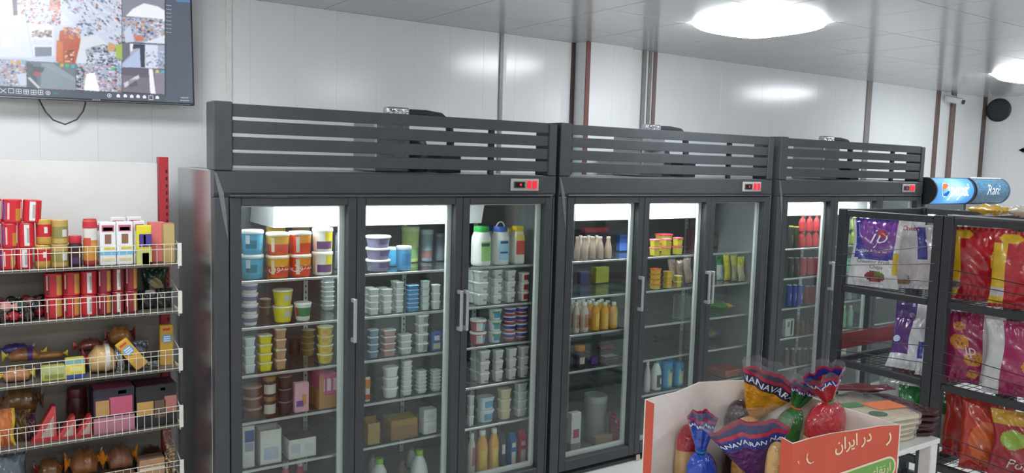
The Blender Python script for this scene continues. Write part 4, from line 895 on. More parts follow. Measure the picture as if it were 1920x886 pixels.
# fourth shelf
gmk('bread_bag', 'big brown loaf bag', 'bread', 3, -4, 76, 720, .50, bunp(c='#7c5a34', e='#6a4a2c', t=1.1), base=GZ[3]+.09)
gmk('snack_pouch', 'orange and yellow pouch', 'pouch', 3, -4, 27, 768, .36, ('pl', '#c86f34', '#d8b83c'))
gmk('snack_pouch', 'brown gold-edged pouch', 'pouch', 3, 29, 55, 770, .40, ('pl', '#5e4424', '#8c7434'))
gmk('snack_pouch', 'dark purple pouch', 'pouch', 3, 50, 68, 775, .40, ('pl', '#4a2634', '#5a3040'))
for k, (u0, u1, vt) in enumerate(((60,102,764),(104,138,782),(140,169,780))):
    gmk('cake_wedge', 'red wedge-shaped cake pack', 'cake', 3, u0, u1, vt, .36, ('wedge', k))
gmk('spread_jar', 'dark red jar', 'jar', 3, 126, 164, 728, .50, lambda a, b, h: vessel('jar', a, b, h, 2, '#4a1c22', '#5e2028', (Z(.1,.35,'#6a3a30'),)))
PB = ((.0,1,.0,.36,'#b9798c'),(.05,.4,.4,.75,'#b98f5a'),(.38,.95,.4,.8,'#c25a74'),(.0,1,.82,1,'#2a2436'),(.6,.8,.86,.94,'#d8c83a'))
DB = ((.02,.42,.30,.62,'#c69c54'),(.45,.72,.2,.62,'#6a5448'),(.7,1,.3,.7,'#b5766a'),(.0,1,.78,1,'#24262a'),(.6,.72,.85,.92,'#c9b83a'))
gmk('biscuit_carton', 'pink pictured dark carton', 'box', 3, 172, 250, 725, .365, lambda a, b, h: carton(a, b, h, '#3a2c40', PB, '#9c4a66'), ratio=.75, boxy=True)
gmk('biscuit_carton', 'brown pictured dark carton', 'box', 3, 253, 334, 718, .365, lambda a, b, h: carton(a, b, h, '#2c2a2c', DB, '#5c3440'), ratio=.75, boxy=True)
# fifth shelf
for k, (u0, u1) in enumerate(((58,120),(122,186),(190,252))): gmk('cake_pack', 'low brown cake tray', 'cake', 4, u0, u1, 889, .37, lambda a, b, h: carton(a, b, .055, '#7d6248', ()), ratio=.8, boxy=True)
gmk('snack_pouch', 'grey-blue pouch', 'pouch', 4, -10, 50, 852, .40, ('pl', '#6d7682', '#565f6c'))
gmk('bread_bag', 'round brown bun', 'bread', 4, 66, 122, 842, .42, bunp(c='#7a5030', e='#7c2228', t=1.0), base=GZ[4]+.0575)
gmk('bread_bag', 'bun with orange and yellow wrapper', 'bread', 4, 124, 190, 836, .40, bunp(c='#8d5a34', e='#d88a28', t=1.0), base=GZ[4]+.0575)
gmk('bread_bag', 'bun with bright orange wrapper', 'bread', 4, 194, 256, 838, .40, bunp(c='#8a5c48', e='#e08a22', t=1.0), base=GZ[4]+.0575)
gmk('cake_pack', 'tan flat cake pack', 'cake', 4, 258, 308, 858, .37, lambda a, b, h: carton(a, b, h, '#b88f6c', ((0,1,.5,.62,'#e0d4c4'),(0,1,.0,.1,'#d8ccb8')), '#8d7662'), ratio=.7, boxy=True)
gmk('bread_bag', 'dark loaf', 'bread', 4, 252, 310, 830, .50, bunp(c='#3c2a22', e='#2a2224', t=.8))
gmk('granola_bag', 'clear bag of granola', 'bag', 4, 312, 334, 806, .37, ('granola',))

def add_bun(t, w, H, c, e, t_=1.0, p=None, seed=0):
    R = rnd(seed); H = min(H, .75*w); r = H/2; d = min(r*1.25, .07)
    def sec(x, ry, rz, zc, n=18): return [(x, ry*math.cos(2*math.pi*i/n), zc+rz*math.sin(2*math.pi*i/n)) for i in range(n)]
    L = w*.375; zc = r
    rings = []
    for k in range(11):
        q = -1+2*k/10; s = math.sqrt(max(.0, 1-abs(q)**3.2)); s = max(s, .14)
        lump = 1+.05*math.sin(k*2.3+seed)
        rings.append(sec(q*L, d*s*lump, r*s*lump, max(r*s*lump, zc*.98 if s < .5 else r*s*lump)))
    lo = min(p[2] for q in rings for p in q); rings = [[(p[0], p[1], p[2]-lo) for p in q] for q in rings]
    obj('bun', MB().loft(rings).mesh('bun', mat(c, .22, var=.25, scale=24, bump=.25, bscale=50, coat=.7)), t)
    for sg in (-1, 1):
        rg = []
        for k, (q, ry, rz) in enumerate(((.92, .20, .34), (1.04, .12, .22), (1.16, .20, .55), (1.29, .12, .85))):
            ring_ = []
            for i in range(18):
                a_ = 2*math.pi*i/18; rr_ = 1+.18*math.sin(a_*5+seed+k)
                ring_.append((sg*q*L, d*ry*rr_*math.cos(a_), zc+min(r*.95, r*rz*rr_)*math.sin(a_)))
            rg.append(ring_)
        obj('wrapper_end', MB().loft(rg).mesh('wrapper_end', foil(e)), t)
    if p: obj('print', MB().loft([[(p_[0], p_[1], max(.0015, p_[2])) for p_ in rg_] for rg_ in [sec(q*L, d*1.09*math.sqrt(1-abs(q)**2.6), r*1.09*math.sqrt(1-abs(q)**2.6), r) for q in (.12, .28, .42)]], caps=False).mesh('print', foil(p)), t)
CC = {}
for it in GITEMS: CC.setdefault((it['desc'], it['S']), []).append(it)
for k in CC: CC[k].sort(key=lambda i: (round(i['x'], 1), i['z']))
for n_, it in enumerate(GITEMS):
    L = CC[(it['desc'], it['S'])]; i = L.index(it); S = it['S']
    where = '%s shelf of the biscuit stand' % GN[S]
    if it['lab']: lab = it['lab']
    elif len(L) == 1: lab = '%s on %s' % (it['desc'], where)
    else: lab = '%s, %s from lower left, %s' % (it['desc'], ORD[i], where)
    H, a, b, w = it['H'], it['a'], it['b'], it['w']
    t = thing(it['name'], lab, it['cat'], (it['x'], it['y'], it['z']), (0, it['tilt'], it['rz']), '%s on the %s shelf' % (it['name'].replace('_', ' ')+'s', GN[S]))
    ps = it['parts']
    if callable(ps):
        if it['tilt'] and it['name'] == 'corn_box': pass
        for pn, me in ps(a, b, H): obj(pn, me, t)
    elif ps == 'ybox':
        hh = H if not it['tilt'] else H*.95
        for pn, me in carton(a, b, hh, '#d9a83c', ((.1,.9,.0,.3,'#c99a52'),(.2,.75,.86,.92,'#c8503c'))): obj(pn, me, t)
        obj('badge', MB().loft([ring(a*.8, a*.72, 0, 2, 24), ring(a*.8, a*.72, .0015, 2, 24)]).xf(Matrix.Translation((0, -b-.0015, hh*.66)) @ Matrix.Rotation(math.pi/2, 4, 'X')).mesh('badge', mat('#6fa9d8', .4)), t)
        for k in (-1, 0, 1): obj('print', MB().box(-a*.5, a*.5, -b-.0042, -b-.0034, hh*.66+k*a*.34-.003, hh*.66+k*a*.34+.003).mesh('print', mat('#e9eef4', .4), 0), t)
        if it['tilt']: t.location.z += a*abs(math.sin(it['tilt']))+.002; t.location.x -= hh*.25
    elif ps in ('pouch', 'dpouch', 'dpouch2') or ps[0] == 'pl':
        c1, c2 = {'pouch': ('#2f4a34', '#b9a678'), 'dpouch': ('#232326', '#d8d6d2'), 'dpouch2': ('#262326', '#33302f')}.get(ps, ps[1:] if ps[0] == 'pl' else None)
        zf = (lambda s, q, f: 1 if (s-.5)**2/.11+(q-.45)**2/.09 < 1 else 0) if ps == 'pouch' else ((lambda s, q, f: 1 if (q > .86 and s > .4) else 0) if ps == 'dpouch' else (lambda s, q, f: 1 if s > .84 else 0))
        mb, _ = pillow(w*.97, H, min(.08, w*.5), zf, seed=n_)
        obj('wrapper', mb.mesh('wrapper', [foil(c1), foil(c2)]), t)
    elif ps[0] == 'candy':
        r = .023
        obj('sweet', MB().loft([ring(r*q, r*q, r+z_*r, 2, 10) for q, z_ in ((.3, -.95), (.8, -.6), (1, 0), (.8, .6), (.3, .95))]).mesh('sweet', foil(ps[1], .15)), t)
        zz = it['z']
        for sg in (-1, 1):
            mb = MB().loft([[(sg*q*r, r*y_*math.cos(i*math.pi/3), r+r*z2*math.sin(i*math.pi/3)) for i in range(6)] for q, y_, z2 in ((.8, .3, .3), (1.3, .3, .6), (1.9, .2, .9))])
            obj('wrapper_end', mb.mesh('wrapper_end', foil(ps[1], .15)), t)
        row = ps[2] % 3
        t.location.z = GZ[1]+.001+(.044 if ps[2] % 2 else 0)
        t.rotation_euler = (0, 0, rr.uniform(0, 3))
    elif ps[0] == 'bun': k = ps[1]; add_bun(t, w, H, k['c'], k['e'], p=k.get('p'), seed=n_)
    elif ps[0] == 'sachet':
        mb, _ = pillow(w, H, .03, None, seed=n_+40, wr=.012); mb.xf(Matrix.Rotation(.15*(ps[2]-1.5), 4, 'Z'))
        obj('wrapper', mb.mesh('wrapper', mat('#b4b8bf', .25, .8, bump=.8, bscale=40, var=.2)), t)
    elif ps[0] == 'wedge':
        m = MB().prism([(-w*.5, 0), (w*.5, 0), (w*.48, H), (w*.34, H)], 'y', -.03, .03); obj('wrapper', m.mesh('wrapper', foil('#c2333a', bump=.2), 0), t)
        obj('window', MB().prism([(-w*.12, H*.12), (w*.38, H*.12), (w*.40, H*.75)], 'y', -.0315, -.0303).mesh('window', foil('#a89a90'), 0), t)
    elif ps[0] == 'granola':
        mb, _ = pillow(w, H, .06, None, seed=3); obj('bag_film', mb.mesh('bag_film', film('#f4f4f0', .08, 1, 1.5, .05, bump=.4)), t)
        gr = MB(); R = rnd(2)
        for k in range(160):
            zz = R.uniform(.02, H*.7); xx = R.uniform(-w*.36, w*.36); yy = R.uniform(-.02, .02); q = R.uniform(.004, .007)
            gr.loft([ring(q*.5, q*.5, zz-q*.7, 2, 5, xx, yy), ring(q, q, zz, 2, 5, xx, yy), ring(q*.5, q*.5, zz+q*.7, 2, 5, xx, yy)], mi=k % 3)
        obj('granola', gr.mesh('granola', [mat('#b98a4c'), mat('#7c5a34'), mat('#d2b078')]), t)['kind'] = 'stuff'
# ================================================================== BLACK WIRE RACKS WITH SNACK BAGS
RX0, RX1 = 2.90, 3.70
RZL = [1.275, .880, .490, .12]
rackm = mat('#303236', .45, var=.1); wiremb = mat('#2c2e33', .4, .4)
def rack(label, y0, y1, tilt):
    t = thing('wire_rack', label, 'rack', (0, 0, 0), (0, 0, 0), 'black wire racks')
    for x in (RX0, RX1-.04):
        for y in (y0, y1-.045): obj('post', MB().rbox(x, x+.04, y, y+.045, 0, 1.675, .003).mesh('post', rackm, 0), t)
    def lvl(z, name):
        f = MB().rbox(RX0+.002, RX0+.030, y0+.046, y1-.046, z-.034, z, .003)
        f.rbox(RX1-.030, RX1-.002, y0+.046, y1-.046, z-.034, z, .003)
        f.rbox(RX0+.041, RX1-.041, y0+.004, y0+.030, z-.034, z, .003).rbox(RX0+.041, RX1-.041, y1-.030, y1-.004, z-.034, z, .003)
        return obj(name, f.mesh(name, rackm, 0), t)
    lvl(1.670, 'top_frame')
    for z in RZL:
        s = lvl(z, 'shelf_frame'); m = MB()
        yy = y0+.05
        while yy < y1-.04: m.tube([(RX0+.03, yy, z-.004), (RX1-.03, yy, z-.004)], .0016, 4); yy += .035
        xx = RX0+.05
        while xx < RX1-.03: m.tube([(xx, y0+.03, z-.0075), (xx, y1-.03, z-.0075)], .0016, 4); xx += .06
        obj('wire_mesh', m.mesh('wire_mesh', wiremb), s)['kind'] = 'stuff'
    for z in RZL[:3]:
        for k in range(3):
            za, zb = z+.045+.055*k, z+.045+.055*k+tilt*(.04+.03*k)
            obj('guard_wire', MB().tube([(RX0-.003, y1-.02, za), (RX0-.003, y0+.02, zb)], .0022, 6).mesh('guard_wire', wiremb), t)
    return t
RA = rack('black wire rack of snack bags standing in front of the farthest cooler', -1.648, -1.100, 1.0)
RB = rack('black wire rack of snack bags cut by the right edge of the picture', -2.62, -1.652, -.8)
obj('red_board', MB().rbox(RX0+.045, RX1-.045, -1.142, -1.134, .925, 1.01, .001).mesh('red_board', mat('#8d2630', .4), 0), RA)
rods = MB().tube([(RX0+.02, -1.66, 1.676), (RX0+.02, -2.6, 1.676)], .005, 6).tube([(RX0+.06, -1.66, 1.676), (RX0+.06, -2.6, 1.676)], .005, 6)
obj('top_rods', rods.mesh('top_rods', mat('#a9a9a6', .35, .5)), RB)['kind'] = 'stuff'

def snack(name, desc, cat, u, v, x, z, w, h, th, zones, cols, rz=-90, lean=0, seed=0, group=None, roll=0, nx=40, nz=50, laid=False, yc=None):
    y = atX(u, v, x)[1] if yc is None else yc
    t = thing(name, desc, cat, (x, y, z), (0, 0, 0), group)
    mb, sf = pillow(w, h, th, zones, seed=seed, nx=nx, nz=nz)
    M = Matrix.Rotation(math.radians(rz), 4, 'Z') @ Matrix.Rotation(math.radians(lean), 4, 'X')
    if laid: M = Matrix.Translation((0, 0, th*.5+.006)) @ Matrix.Rotation(math.radians(rz), 4, 'Z') @ Matrix.Rotation(math.radians(90+lean), 4, 'X') @ Matrix.Translation((0, 0, -h/2))
    if roll: M = M @ Matrix.Translation((0, 0, w*.5*abs(math.sin(math.radians(roll))))) @ Matrix.Rotation(math.radians(roll), 4, 'Y')
    lo = min((M @ Vector(v)).z for v in mb.v); M = Matrix.Translation((0, 0, .001-lo)) @ M
    mb.xf(M); obj('bag', mb.mesh('bag', [foil(c, .24, .35, 26) for c in cols]), t)
    return t, (lambda p, q, off=.0022: tuple(M @ Vector(sf(p, q, off))))
def ell(s, q, cs, cq, rs, rq): return ((s-cs)/rs)**2+((q-cq)/rq)**2 < 1
# purple fruit-chip bags
def z_purple(s, q, f):
    if not f: return 0
    if ell(s, q, .56, .16, .20, .085): return 4 if (s > .56 and q > .15) else 3
    if s > .90: return 5 if .2 < q < .52 else 0
    if s < .07: return 0
    if q > .44+.05*(1-(2*s-1)**2)*-1:
        if q > .97: return 1
        return 2 if ell(s, q, .58, .82, .42, .36) else 1
    return 0
PC = ['#e4e4e6', '#3c3f9e', '#7b3f9b', '#8c3038', '#6f7a34', '#dfbf30']
g1 = 'white and purple fruit chip bags'
t, sf = snack('chip_bag', 'white and purple chip bag facing the aisle, leftmost on black rack', 'snack bag', 1638, 500, 2.97, 1.277, .25, .350, .06, z_purple, PC, rz=-72, lean=-4, seed=11, group=g1)
wp = mat('#f2f0f4', .35)
W0 = lambda p, q, sf=sf: sf(p, q)
lettering('i', .115, wp, lambda p, q: sf(p-.022, q+.258), t, shear=.35, bold=-.001)
lettering('p', .115, wp, lambda p, q: sf(p+.022, q+.262), t, shear=.35, bold=-.001)
obj('fruit_print', MB().add([sf(.030+.022*math.cos(k*math.pi/8), .275+.022*math.sin(k*math.pi/8)) for k in range(16)], [tuple(range(16))]).mesh('fruit_print', mat('#b8303c', .35), 0), t)
lettering('healthy & low fat', .022, wp, lambda p, q: sf(p-.015, q+.185), t)
lettering('Cheetoz Fruit', .028, mat('#6a5a58', .4), lambda p, q: sf(p, q+.130), t)
lettering('Chips', .028, mat('#6a5a58', .4), lambda p, q: sf(p+.02, q+.104), t)
def z_white(s, q, f):
    if ell(s, q, .5, .10, .18, .05): return 4
    if f and s < .22 and .46 < q < .97: return 1
    if f and s > .93 and .2 < q < .5: return 5
    return 0
WC = ['#dedfe1', '#43479e', '#7b3f9b', '#8c3038', '#9a7a5c', '#d8bb34']
t, sf2 = snack('chip_bag', 'white chip bag with red lettering, second on black rack', 'snack bag', 1692, 500, 3.08, 1.277, .21, .345, .055, z_white, WC, rz=-38, lean=-5, seed=12, group=g1)
lettering('Cheetoz', .036, mat('#c03a48', .4), lambda p, q: sf2(p+.045, q+.308), t)
lettering('3', .04, mat('#6a6f78', .4), lambda p, q: sf2(p+.02, q+.05), t)
t, sf3 = snack('chip_bag', 'white chip bag against the thick post, third on black rack', 'snack bag', 1756, 500, 3.20, 1.277, .21, .33, .055, z_white, WC, rz=-40, lean=-5, seed=13, group=g1)
lettering('Cheetoz', .034, mat('#b84a58', .4), lambda p, q: sf3(p+.045, q+.285), t)
lettering('3', .04, mat('#6a6f78', .4), lambda p, q: sf3(p+.02, q+.05), t)
# heap on the second shelf
def z_half(s, q, f): return 2 if (s < .42 and q > .25) else 0
g2 = 'white and purple bags heaped on the second rack shelf'
snack('chip_bag', 'white bag lying flat at the back of the second rack shelf', 'snack bag', 1672, 640, 3.40, .882, .22, .26, .08, z_white, WC, rz=-60, seed=21, group=g2, laid=True, yc=-1.32)
t, s4 = snack('chip_bag', 'purple and white bag slumped on the second rack shelf', 'snack bag', 1702, 690, 3.0, .882, .22, .28, .06, z_half, ['#d9dadd', '#43479e', '#5c3576', '#8c3038', '#9a7a5c', '#d8bb34'], rz=-75, lean=-30, seed=22, group=g2)
obj('round_print', MB().add([s4(-.075+.018*math.cos(k*math.pi/6), .15+.018*math.sin(k*math.pi/6)) for k in range(12)], [tuple(range(12))]).mesh('round_print', mat('#b9cfe6', .35), 0), t)
t, s5 = snack('chip_bag', 'white bag leaning on the thick post, second rack shelf', 'snack bag', 1742, 690, 2.97, .882, .13, .17, .05, z_white, WC, rz=-70, lean=-18, seed=23, group=g2)
snack('chip_bag', 'white bag with purple side wedged high by the post', 'snack bag', 1722, 650, 3.14, .882, .24, .33, .07, z_half, ['#cfd0d3', '#43479e', '#4c3a72', '#8c3038', '#9a7a5c', '#d8bb34'], rz=-60, lean=-12, seed=24, group=g2)
# third shelf of the far rack
g3 = 'green snack bags on the third rack shelf'
for k, (u, c, c2, x, h, ln, d) in enumerate(((1668, '#2f5c3c', '#9aa09c', 3.05, .31, -22, 'dark green snack bag left on the third rack shelf'), (1700, '#8a8f90', '#5a2a34', 3.40, .34, -8, 'silver snack bag behind the green ones on third rack shelf'),
        (1722, '#7cae3a', '#2f7a3c', 3.0, .31, -14, 'bright green snack bag by the post on third rack shelf'), (1752, '#c9ccca', '#3c7a44', 3.14, .27, -10, 'small white snack bag by the post on third rack shelf'))):
    snack('snack_bag', d, 'snack bag', u, 770, x, .492, .20, h, .06, lambda s, q, f: 1 if q > .6 else 0, [c, c2], rz=-80+k*8, lean=ln, seed=30+k, group=g3, nx=22, nz=28)
# near rack, top shelf: red and yellow bags
def z_red(s, q, f):
    if not f: return 0
    if ell(s, q, .92, .55, .20, .20): return 1
    if s < .20 and .04 < q < .84: return 1 if not (.13 < q < .26) else 2
    if ell(s, q, .24, .90, .16, .07): return 1
    return 0
RC = ['#b81d2a', '#e0b62a', '#c9c4c0']
g4 = 'red and yellow snack bags'
t, s6 = snack('snack_bag', 'red bag with yellow edge beside the thick black post', 'snack bag', 1832, 500, 3.045, 1.277, .26, .345, .09, z_red, RC, rz=-62, lean=-4, seed=41, group=g4)
obj('bar_code', MB().add([s6(x, z) for x, z in ((-.118, .05), (-.070, .05), (-.070, .092), (-.118, .092))], [(0, 1, 2, 3)]).mesh('bar_code', mat('#d8d6d2', .5), 0), t)
bc = MB()
for k in range(9): bc.add([s6(x, z, .0032) for x, z in ((-.112+.0045*k, .056), (-.1095+.0045*k, .056), (-.1095+.0045*k, .086), (-.112+.0045*k, .086))], [(0, 1, 2, 3)])
obj('bar_code_lines', bc.mesh('bar_code_lines', mat('#3a3436', .5), 0), t)['kind'] = 'stuff'
snack('snack_bag', 'large red bag with yellow stripe at the picture edge', 'snack bag', 1928, 500, 2.99, 1.277, .30, .345, .09, z_red, RC, rz=-72, lean=-3, seed=42, group=g4)
snack('snack_bag', 'yellow bag lying on top of the near black rack', 'snack bag', 1856, 402, 3.03, 1.682, .12, .16, .05, None, ['#d8b038'], rz=-20, seed=43, nx=20, nz=20, laid=True)
snack('snack_bag', 'small cream bag lying on top of the near black rack', 'snack bag', 1915, 402, 3.03, 1.682, .07, .12, .05, None, ['#cfc4ae'], rz=-20, seed=44, nx=20, nz=20, laid=True)
# near rack, second shelf: magenta bags with biscuit prints
def z_mag(s, q, f):
    if not f: return 0
    if s > .66: return 1
    for cs, cq, r in ((.25, .80, .10), (.24, .58, .17), (.50, .36, .17), (.52, .14, .10)):
        if ell(s, q, cs, cq, r, r*.62): return 3 if (int(s*60)+int(q*42)) % 5 == 0 and ell(s, q, cs, cq, r*.6, r*.4) else 2
    return 0
def z_mag2(s, q, f):
    if not f: return 0
    if s < .25: return 1
    for cs, cq, r in ((.72, .42, .16), (.80, .16, .12)):
        if ell(s, q, cs, cq, r, r*.62): return 2
    return 0
MC = ['#a02a5c', '#c9c9ca', '#d48c34', '#8a4a24']
g5 = 'magenta snack bags'
t, s7 = snack('snack_bag', 'magenta bag with round biscuit prints by the thick post', 'snack bag', 1822, 690, 3.03, .882, .26, .335, .07, z_mag, MC, rz=-62, lean=-5, seed=51, group=g5)
lettering('ip', .07, mat('#e6d8dc', .35), lambda p, q: s7(p-.012, q+.16), t, shear=-.2)
t, s8 = snack('snack_bag', 'magenta bag with white left side at the picture edge', 'snack bag', 1908, 690, 2.985, .882, .27, .335, .07, z_mag2, MC, rz=-66, lean=-5, seed=52, group=g5)
lettering('ip', .10, mat('#d8a8b4', .35), lambda p, q: s8(p+.045, q+.23), t, shear=.2)
# near rack, third shelf
g6 = 'red and orange snack bags on the third shelf'
def z_o(s, q, f): return 1 if (f and ell(s, q, .5, .4, .34, .28)) else 0
t, s9 = snack('snack_bag', 'red bag with blue and yellow top behind the orange bag', 'snack bag', 1816, 840, 3.13, .492, .24, .31, .06, lambda s, q, f: (2 if q > .78 and s > .45 else (1 if s > .5 and q > .45 else 0)) if f else 0, ['#b8332c', '#d8a838', '#2f3560'], rz=-60, lean=-8, seed=61, group=g6)
lettering('8\u00bd', .06, mat('#e0c8b8', .4), lambda p, q: s9(p+.04, q+.07), t)
snack('snack_bag', 'orange-red bag in the middle of the lowest visible shelf', 'snack bag', 1848, 840, 3.0, .492, .22, .34, .07, z_o, ['#b5301f', '#d0622a'], rz=-60, lean=-8, seed=62, group=g6)
t, s10 = snack('snack_bag', 'red and gold bag with white script at the corner', 'snack bag', 1912, 850, 2.985, .492, .24, .32, .07, lambda s, q, f: (1 if s > .6 or q > .8 else (2 if ell(s, q, .35, .6, .22, .14) else 0)) if f else 0, ['#9c2630', '#c29430', '#8aa83a'], rz=-62, lean=-8, seed=63, group=g6)
lettering('Pof', .06, mat('#e4dcd8', .4), lambda p, q: s10(p-.01, q+.085), t, shear=.3)

# ================================================================== WHITE BREAD CART WITH FLATBREAD PACKS
c0 = atZ(1748, 822, .9)
cw = mat('#d9d9d6', .35)
t = thing('bread_cart', 'white cart carrying flatbread packs between the red box and the rack', 'cart', (0, 0, 0))
CX0, CX1, CY0, CY1 = c0[0]-.50, c0[0]+.02, c0[1]-.02, c0[1]+.46
obj('top', MB().rbox(CX0, CX1, CY0, CY1, .885, .905, .003).mesh('top', cw, 0), t)
for x in (CX0+.005, CX1-.05):
    for y in (CY0+.005, CY1-.05): obj('leg', MB().rbox(x, x+.045, y, y+.045, 0, .884, .003).mesh('leg', cw, 0), t)
obj('lower_shelf', MB().rbox(CX0+.05, CX1-.05, CY0+.05, CY1-.05, .42, .435, .003).mesh('lower_shelf', cw, 0), t)
fx, fy = (CX0+CX1)/2+.03, (CY0+CY1)/2-.02
bread_m = mat('#d8c9a8', .6, var=.15, scale=18); packf = film('#f2f2ee', .08, 1, 1.5, .22, '#f2f0ea', bump=.3)
for k in range(5):
    R = rnd(80+k); rz = math.radians(-14+R.uniform(-5, 5))
    t = thing('flatbread_pack', 'clear pack of flatbread, %s up in the stack on the white cart' % (['bottom one', 'second', 'third', 'fourth', 'topmost'][k]), 'bread', (fx+R.uniform(-.012, .012), fy+R.uniform(-.01, .01), .9065+k*.0185), (0, 0, rz), 'flatbread packs on the cart')
    rg = []
    for q, sc in ((0, .95), (.3, 1), (.7, 1), (1, .95)):
        rg.append([(p[0]*1.0, p[1], p[2]+.002*math.sin(p[0]*40+k)) for p in ring(.205*sc, .15*sc, .001+.0135*q, 5, 40)])
    obj('bread', MB().loft(rg).mesh('bread', bread_m), t)
    mb = MB().loft([ring(.212*s_, .157*s_, z_, 5, 40) for s_, z_ in ((.97, .0), (1, .004), (1, .013), (.97, .0168))]); obj('wrapper', mb.mesh('wrapper', packf), t)
    mb = MB().loft([[(.19, -.12, .004), (.19, .12, .004), (.19, .12, .012), (.19, -.12, .012)], [(.25, -.13, .002), (.25, .13, .004), (.25, .12, .014), (.25, -.13, .014)], [(.30, -.11, .003), (.30, .12, .002), (.30, .12, .008), (.30, -.11, .010)]])
    obj('wrapper_end', mb.mesh('wrapper_end', film('#8a5a58', .1, 1, 1.5, .35, '#6a3a3c', bump=.5)), t)
    if k == 4:
        for (x0, x1, y0, y1, c) in ((-.16, -.06, .03, .10, '#dd8a4c'), (.06, .20, -.06, .03, '#df7a44'), (-.08, .05, .0, .05, '#4c7a4c')):
            obj('print', MB().rbox(x0, x1, y0, y1, .0170, .0178, .0003).mesh('print', mat(c, .35), 0), t)
        obj('print', MB().loft([ring(.035, .03, .0170, 2, 20, .02, -.09), ring(.035, .03, .0178, 2, 20, .02, -.09)]).mesh('print', mat('#4f6a4c', .35)), t)
t, _ = snack('snack_bag', 'long maroon packet lying across the flatbread stack', 'snack bag', 1690, 770, 2.0, .9065+5*.0185, .05, .30, .03, None, ['#5c1f28'], rz=60, seed=71, laid=True, yc=fy+.10, nx=16, nz=30)
# ================================================================== RED DISPLAY BOX WITH BREAD BAGS
BZ = 1.15
def P2d(u, v): p = atZ(u, v, BZ); return np.array([p[0], p[1]])
B1, B2, B3 = P2d(1209, 748), P2d(1487, 830), P2d(1689, 796)
B4 = B1+(B3-B2)
bx = thing('bread_display_box', 'tall red cardboard display box with white inside, full of bread bags', 'display box')
cardr = mat('#c9523a', .5, var=.05, scale=9, name='red_card'); cardw = mat('#ece3da', .6, var=.03, name='white_card')
BFLOOR = .80
def wallp(name, a, b, tops, z0=0.0, out=cardr, t=.0045, inner=True):
    """upright card panel from a to b with a wavy top edge; red outside, white inside (left of a->b is inside)"""
    a = np.array(a); b = np.array(b); d = (b-a)/np.linalg.norm(b-a); nrm = np.array([-d[1], d[0]])
    n = 24; mb = MB()
    for off, mi in ((0, 0), (t, 1)):
        vs = []
        for i in range(n+1):
            q = i/n; p = a+(b-a)*q+nrm*off; zt = float(np.interp(q, [k for k, _ in tops], [z for _, z in tops]))
            vs += [(p[0], p[1], z0), (p[0], p[1], zt)]
        mb.add(vs, [(2*i, 2*i+2, 2*i+3, 2*i+1) if mi == 0 else (2*i+1, 2*i+3, 2*i+2, 2*i) for i in range(n)], mi)
    m = 2*(n+1); fs = [(2*i+1, 2*i+3, m+2*i+3, m+2*i+1) for i in range(n)]+[(0, 1, m+1, m), (2*n, m+2*n, m+2*n+1, 2*n+1)]
    mb.f += fs; mb.m += [1]*len(fs)
    me = bpy.data.meshes.new(name); me.from_pydata(mb.v, [], mb.f); me.materials.append(out); me.materials.append(cardw)
    me.polygons.foreach_set('material_index', mb.m); me.update()
    return obj(name, me, bx)
def edge_top(a, b, pts):
    """top profile of a panel read from measured points on its plane"""
    a = np.array(a); b = np.array(b); d = (b-a)/np.linalg.norm(b-a); n3 = np.array([-d[1], d[0], 0]); L = np.linalg.norm(b-a); out = []
    for u, v in pts:
        p = atP(u, v, (a[0], a[1], 1.0), n3); out.append((float((p[:2]-a)@d/L), float(p[2])))
    return sorted(out)
# the panels (walked so that the inside lies to the left)
front = wallp('front_panel', B2, B3, edge_top(B2, B3, [(1487, 831), (1520, 821), (1560, 812), (1605, 806), (1650, 798), (1689, 796)]))
wallp('right_panel', B3, B4, [(0, BZ), (.5, 1.165), (1, 1.175)])
back = wallp('back_panel', B4, B1, [(0, 1.172), (.25, 1.18), (.5, 1.185)]+[(q, z) for q, z in edge_top(B4, B1, [(1395, 713), (1360, 717), (1320, 723), (1270, 733), (1235, 741)]) if .5 < q < .98]+[(1, BZ)])
dl = (B2-B1); L12 = float(np.linalg.norm(dl))
fa = .075; fb = .07
wallp('side_strip', B1, B1+dl*fa, [(0, BZ), (1, BZ-.004)])
wallp('side_strip', B1+dl*(1-fb), B2, [(0, BZ+.006), (1, BZ-.002)])
wallp('side_lip', B1+dl*fa, B1+dl*(1-fb), [(0, .90), (.5, .885), (1, .90)])
fl = MB(); ins = [B1+(B3-B1)*.0, B2, B3, B4]; cen = (B1+B3)/2
pts = [tuple(cen+(np.array(p)-cen)*.965) for p in ins]
obj('tray_floor', MB().prism(pts, 'z', BFLOOR-.006, BFLOOR).mesh('tray_floor', cardw, 0), bx)
# lettering on the front panel
d23 = (B3-B2)/np.linalg.norm(B3-B2); nf = np.array([d23[1], -d23[0], 0.0]); cream = mat('#e8d9b8', .5)
def on_front(u, v, ang):
    p0 = atP(u, v, (B2[0], B2[1], 1), nf); ca, sa = math.cos(math.radians(ang)), math.sin(math.radians(ang))
    def fn(s, q):
        x, z = s*ca-q*sa, s*sa+q*ca
        return (p0[0]+d23[0]*x+nf[0]*.0012, p0[1]+d23[1]*x+nf[1]*.0012, p0[2]+z)
    return fn
fa_ = on_front(1600, 826, 6)
lettering('\ufee5\ufe8d\ufeae\ufef3\ufe8d \ufead\ufea9', .048, cream, fa_, front, bold=.0006)
lettering('\ufead', .062, cream, on_front(1667, 812, 6), front, bold=.0006)
fl_ = on_front(1520, 859, 0)
hk = [(-.014, .016), (-.016, .004), (-.010, -.008), (.0, -.013), (.012, -.010)]
hm = MB()
for k in range(len(hk)-1):
    (x0, z0), (x1, z1) = hk[k], hk[k+1]; w_ = .0024-.0004*k
    hm.add([fl_(x0-w_, z0-w_), fl_(x1-w_*.5, z1-w_), fl_(x1+w_*.5, z1+w_), fl_(x0+w_, z0+w_)], [(0, 1, 2, 3)])
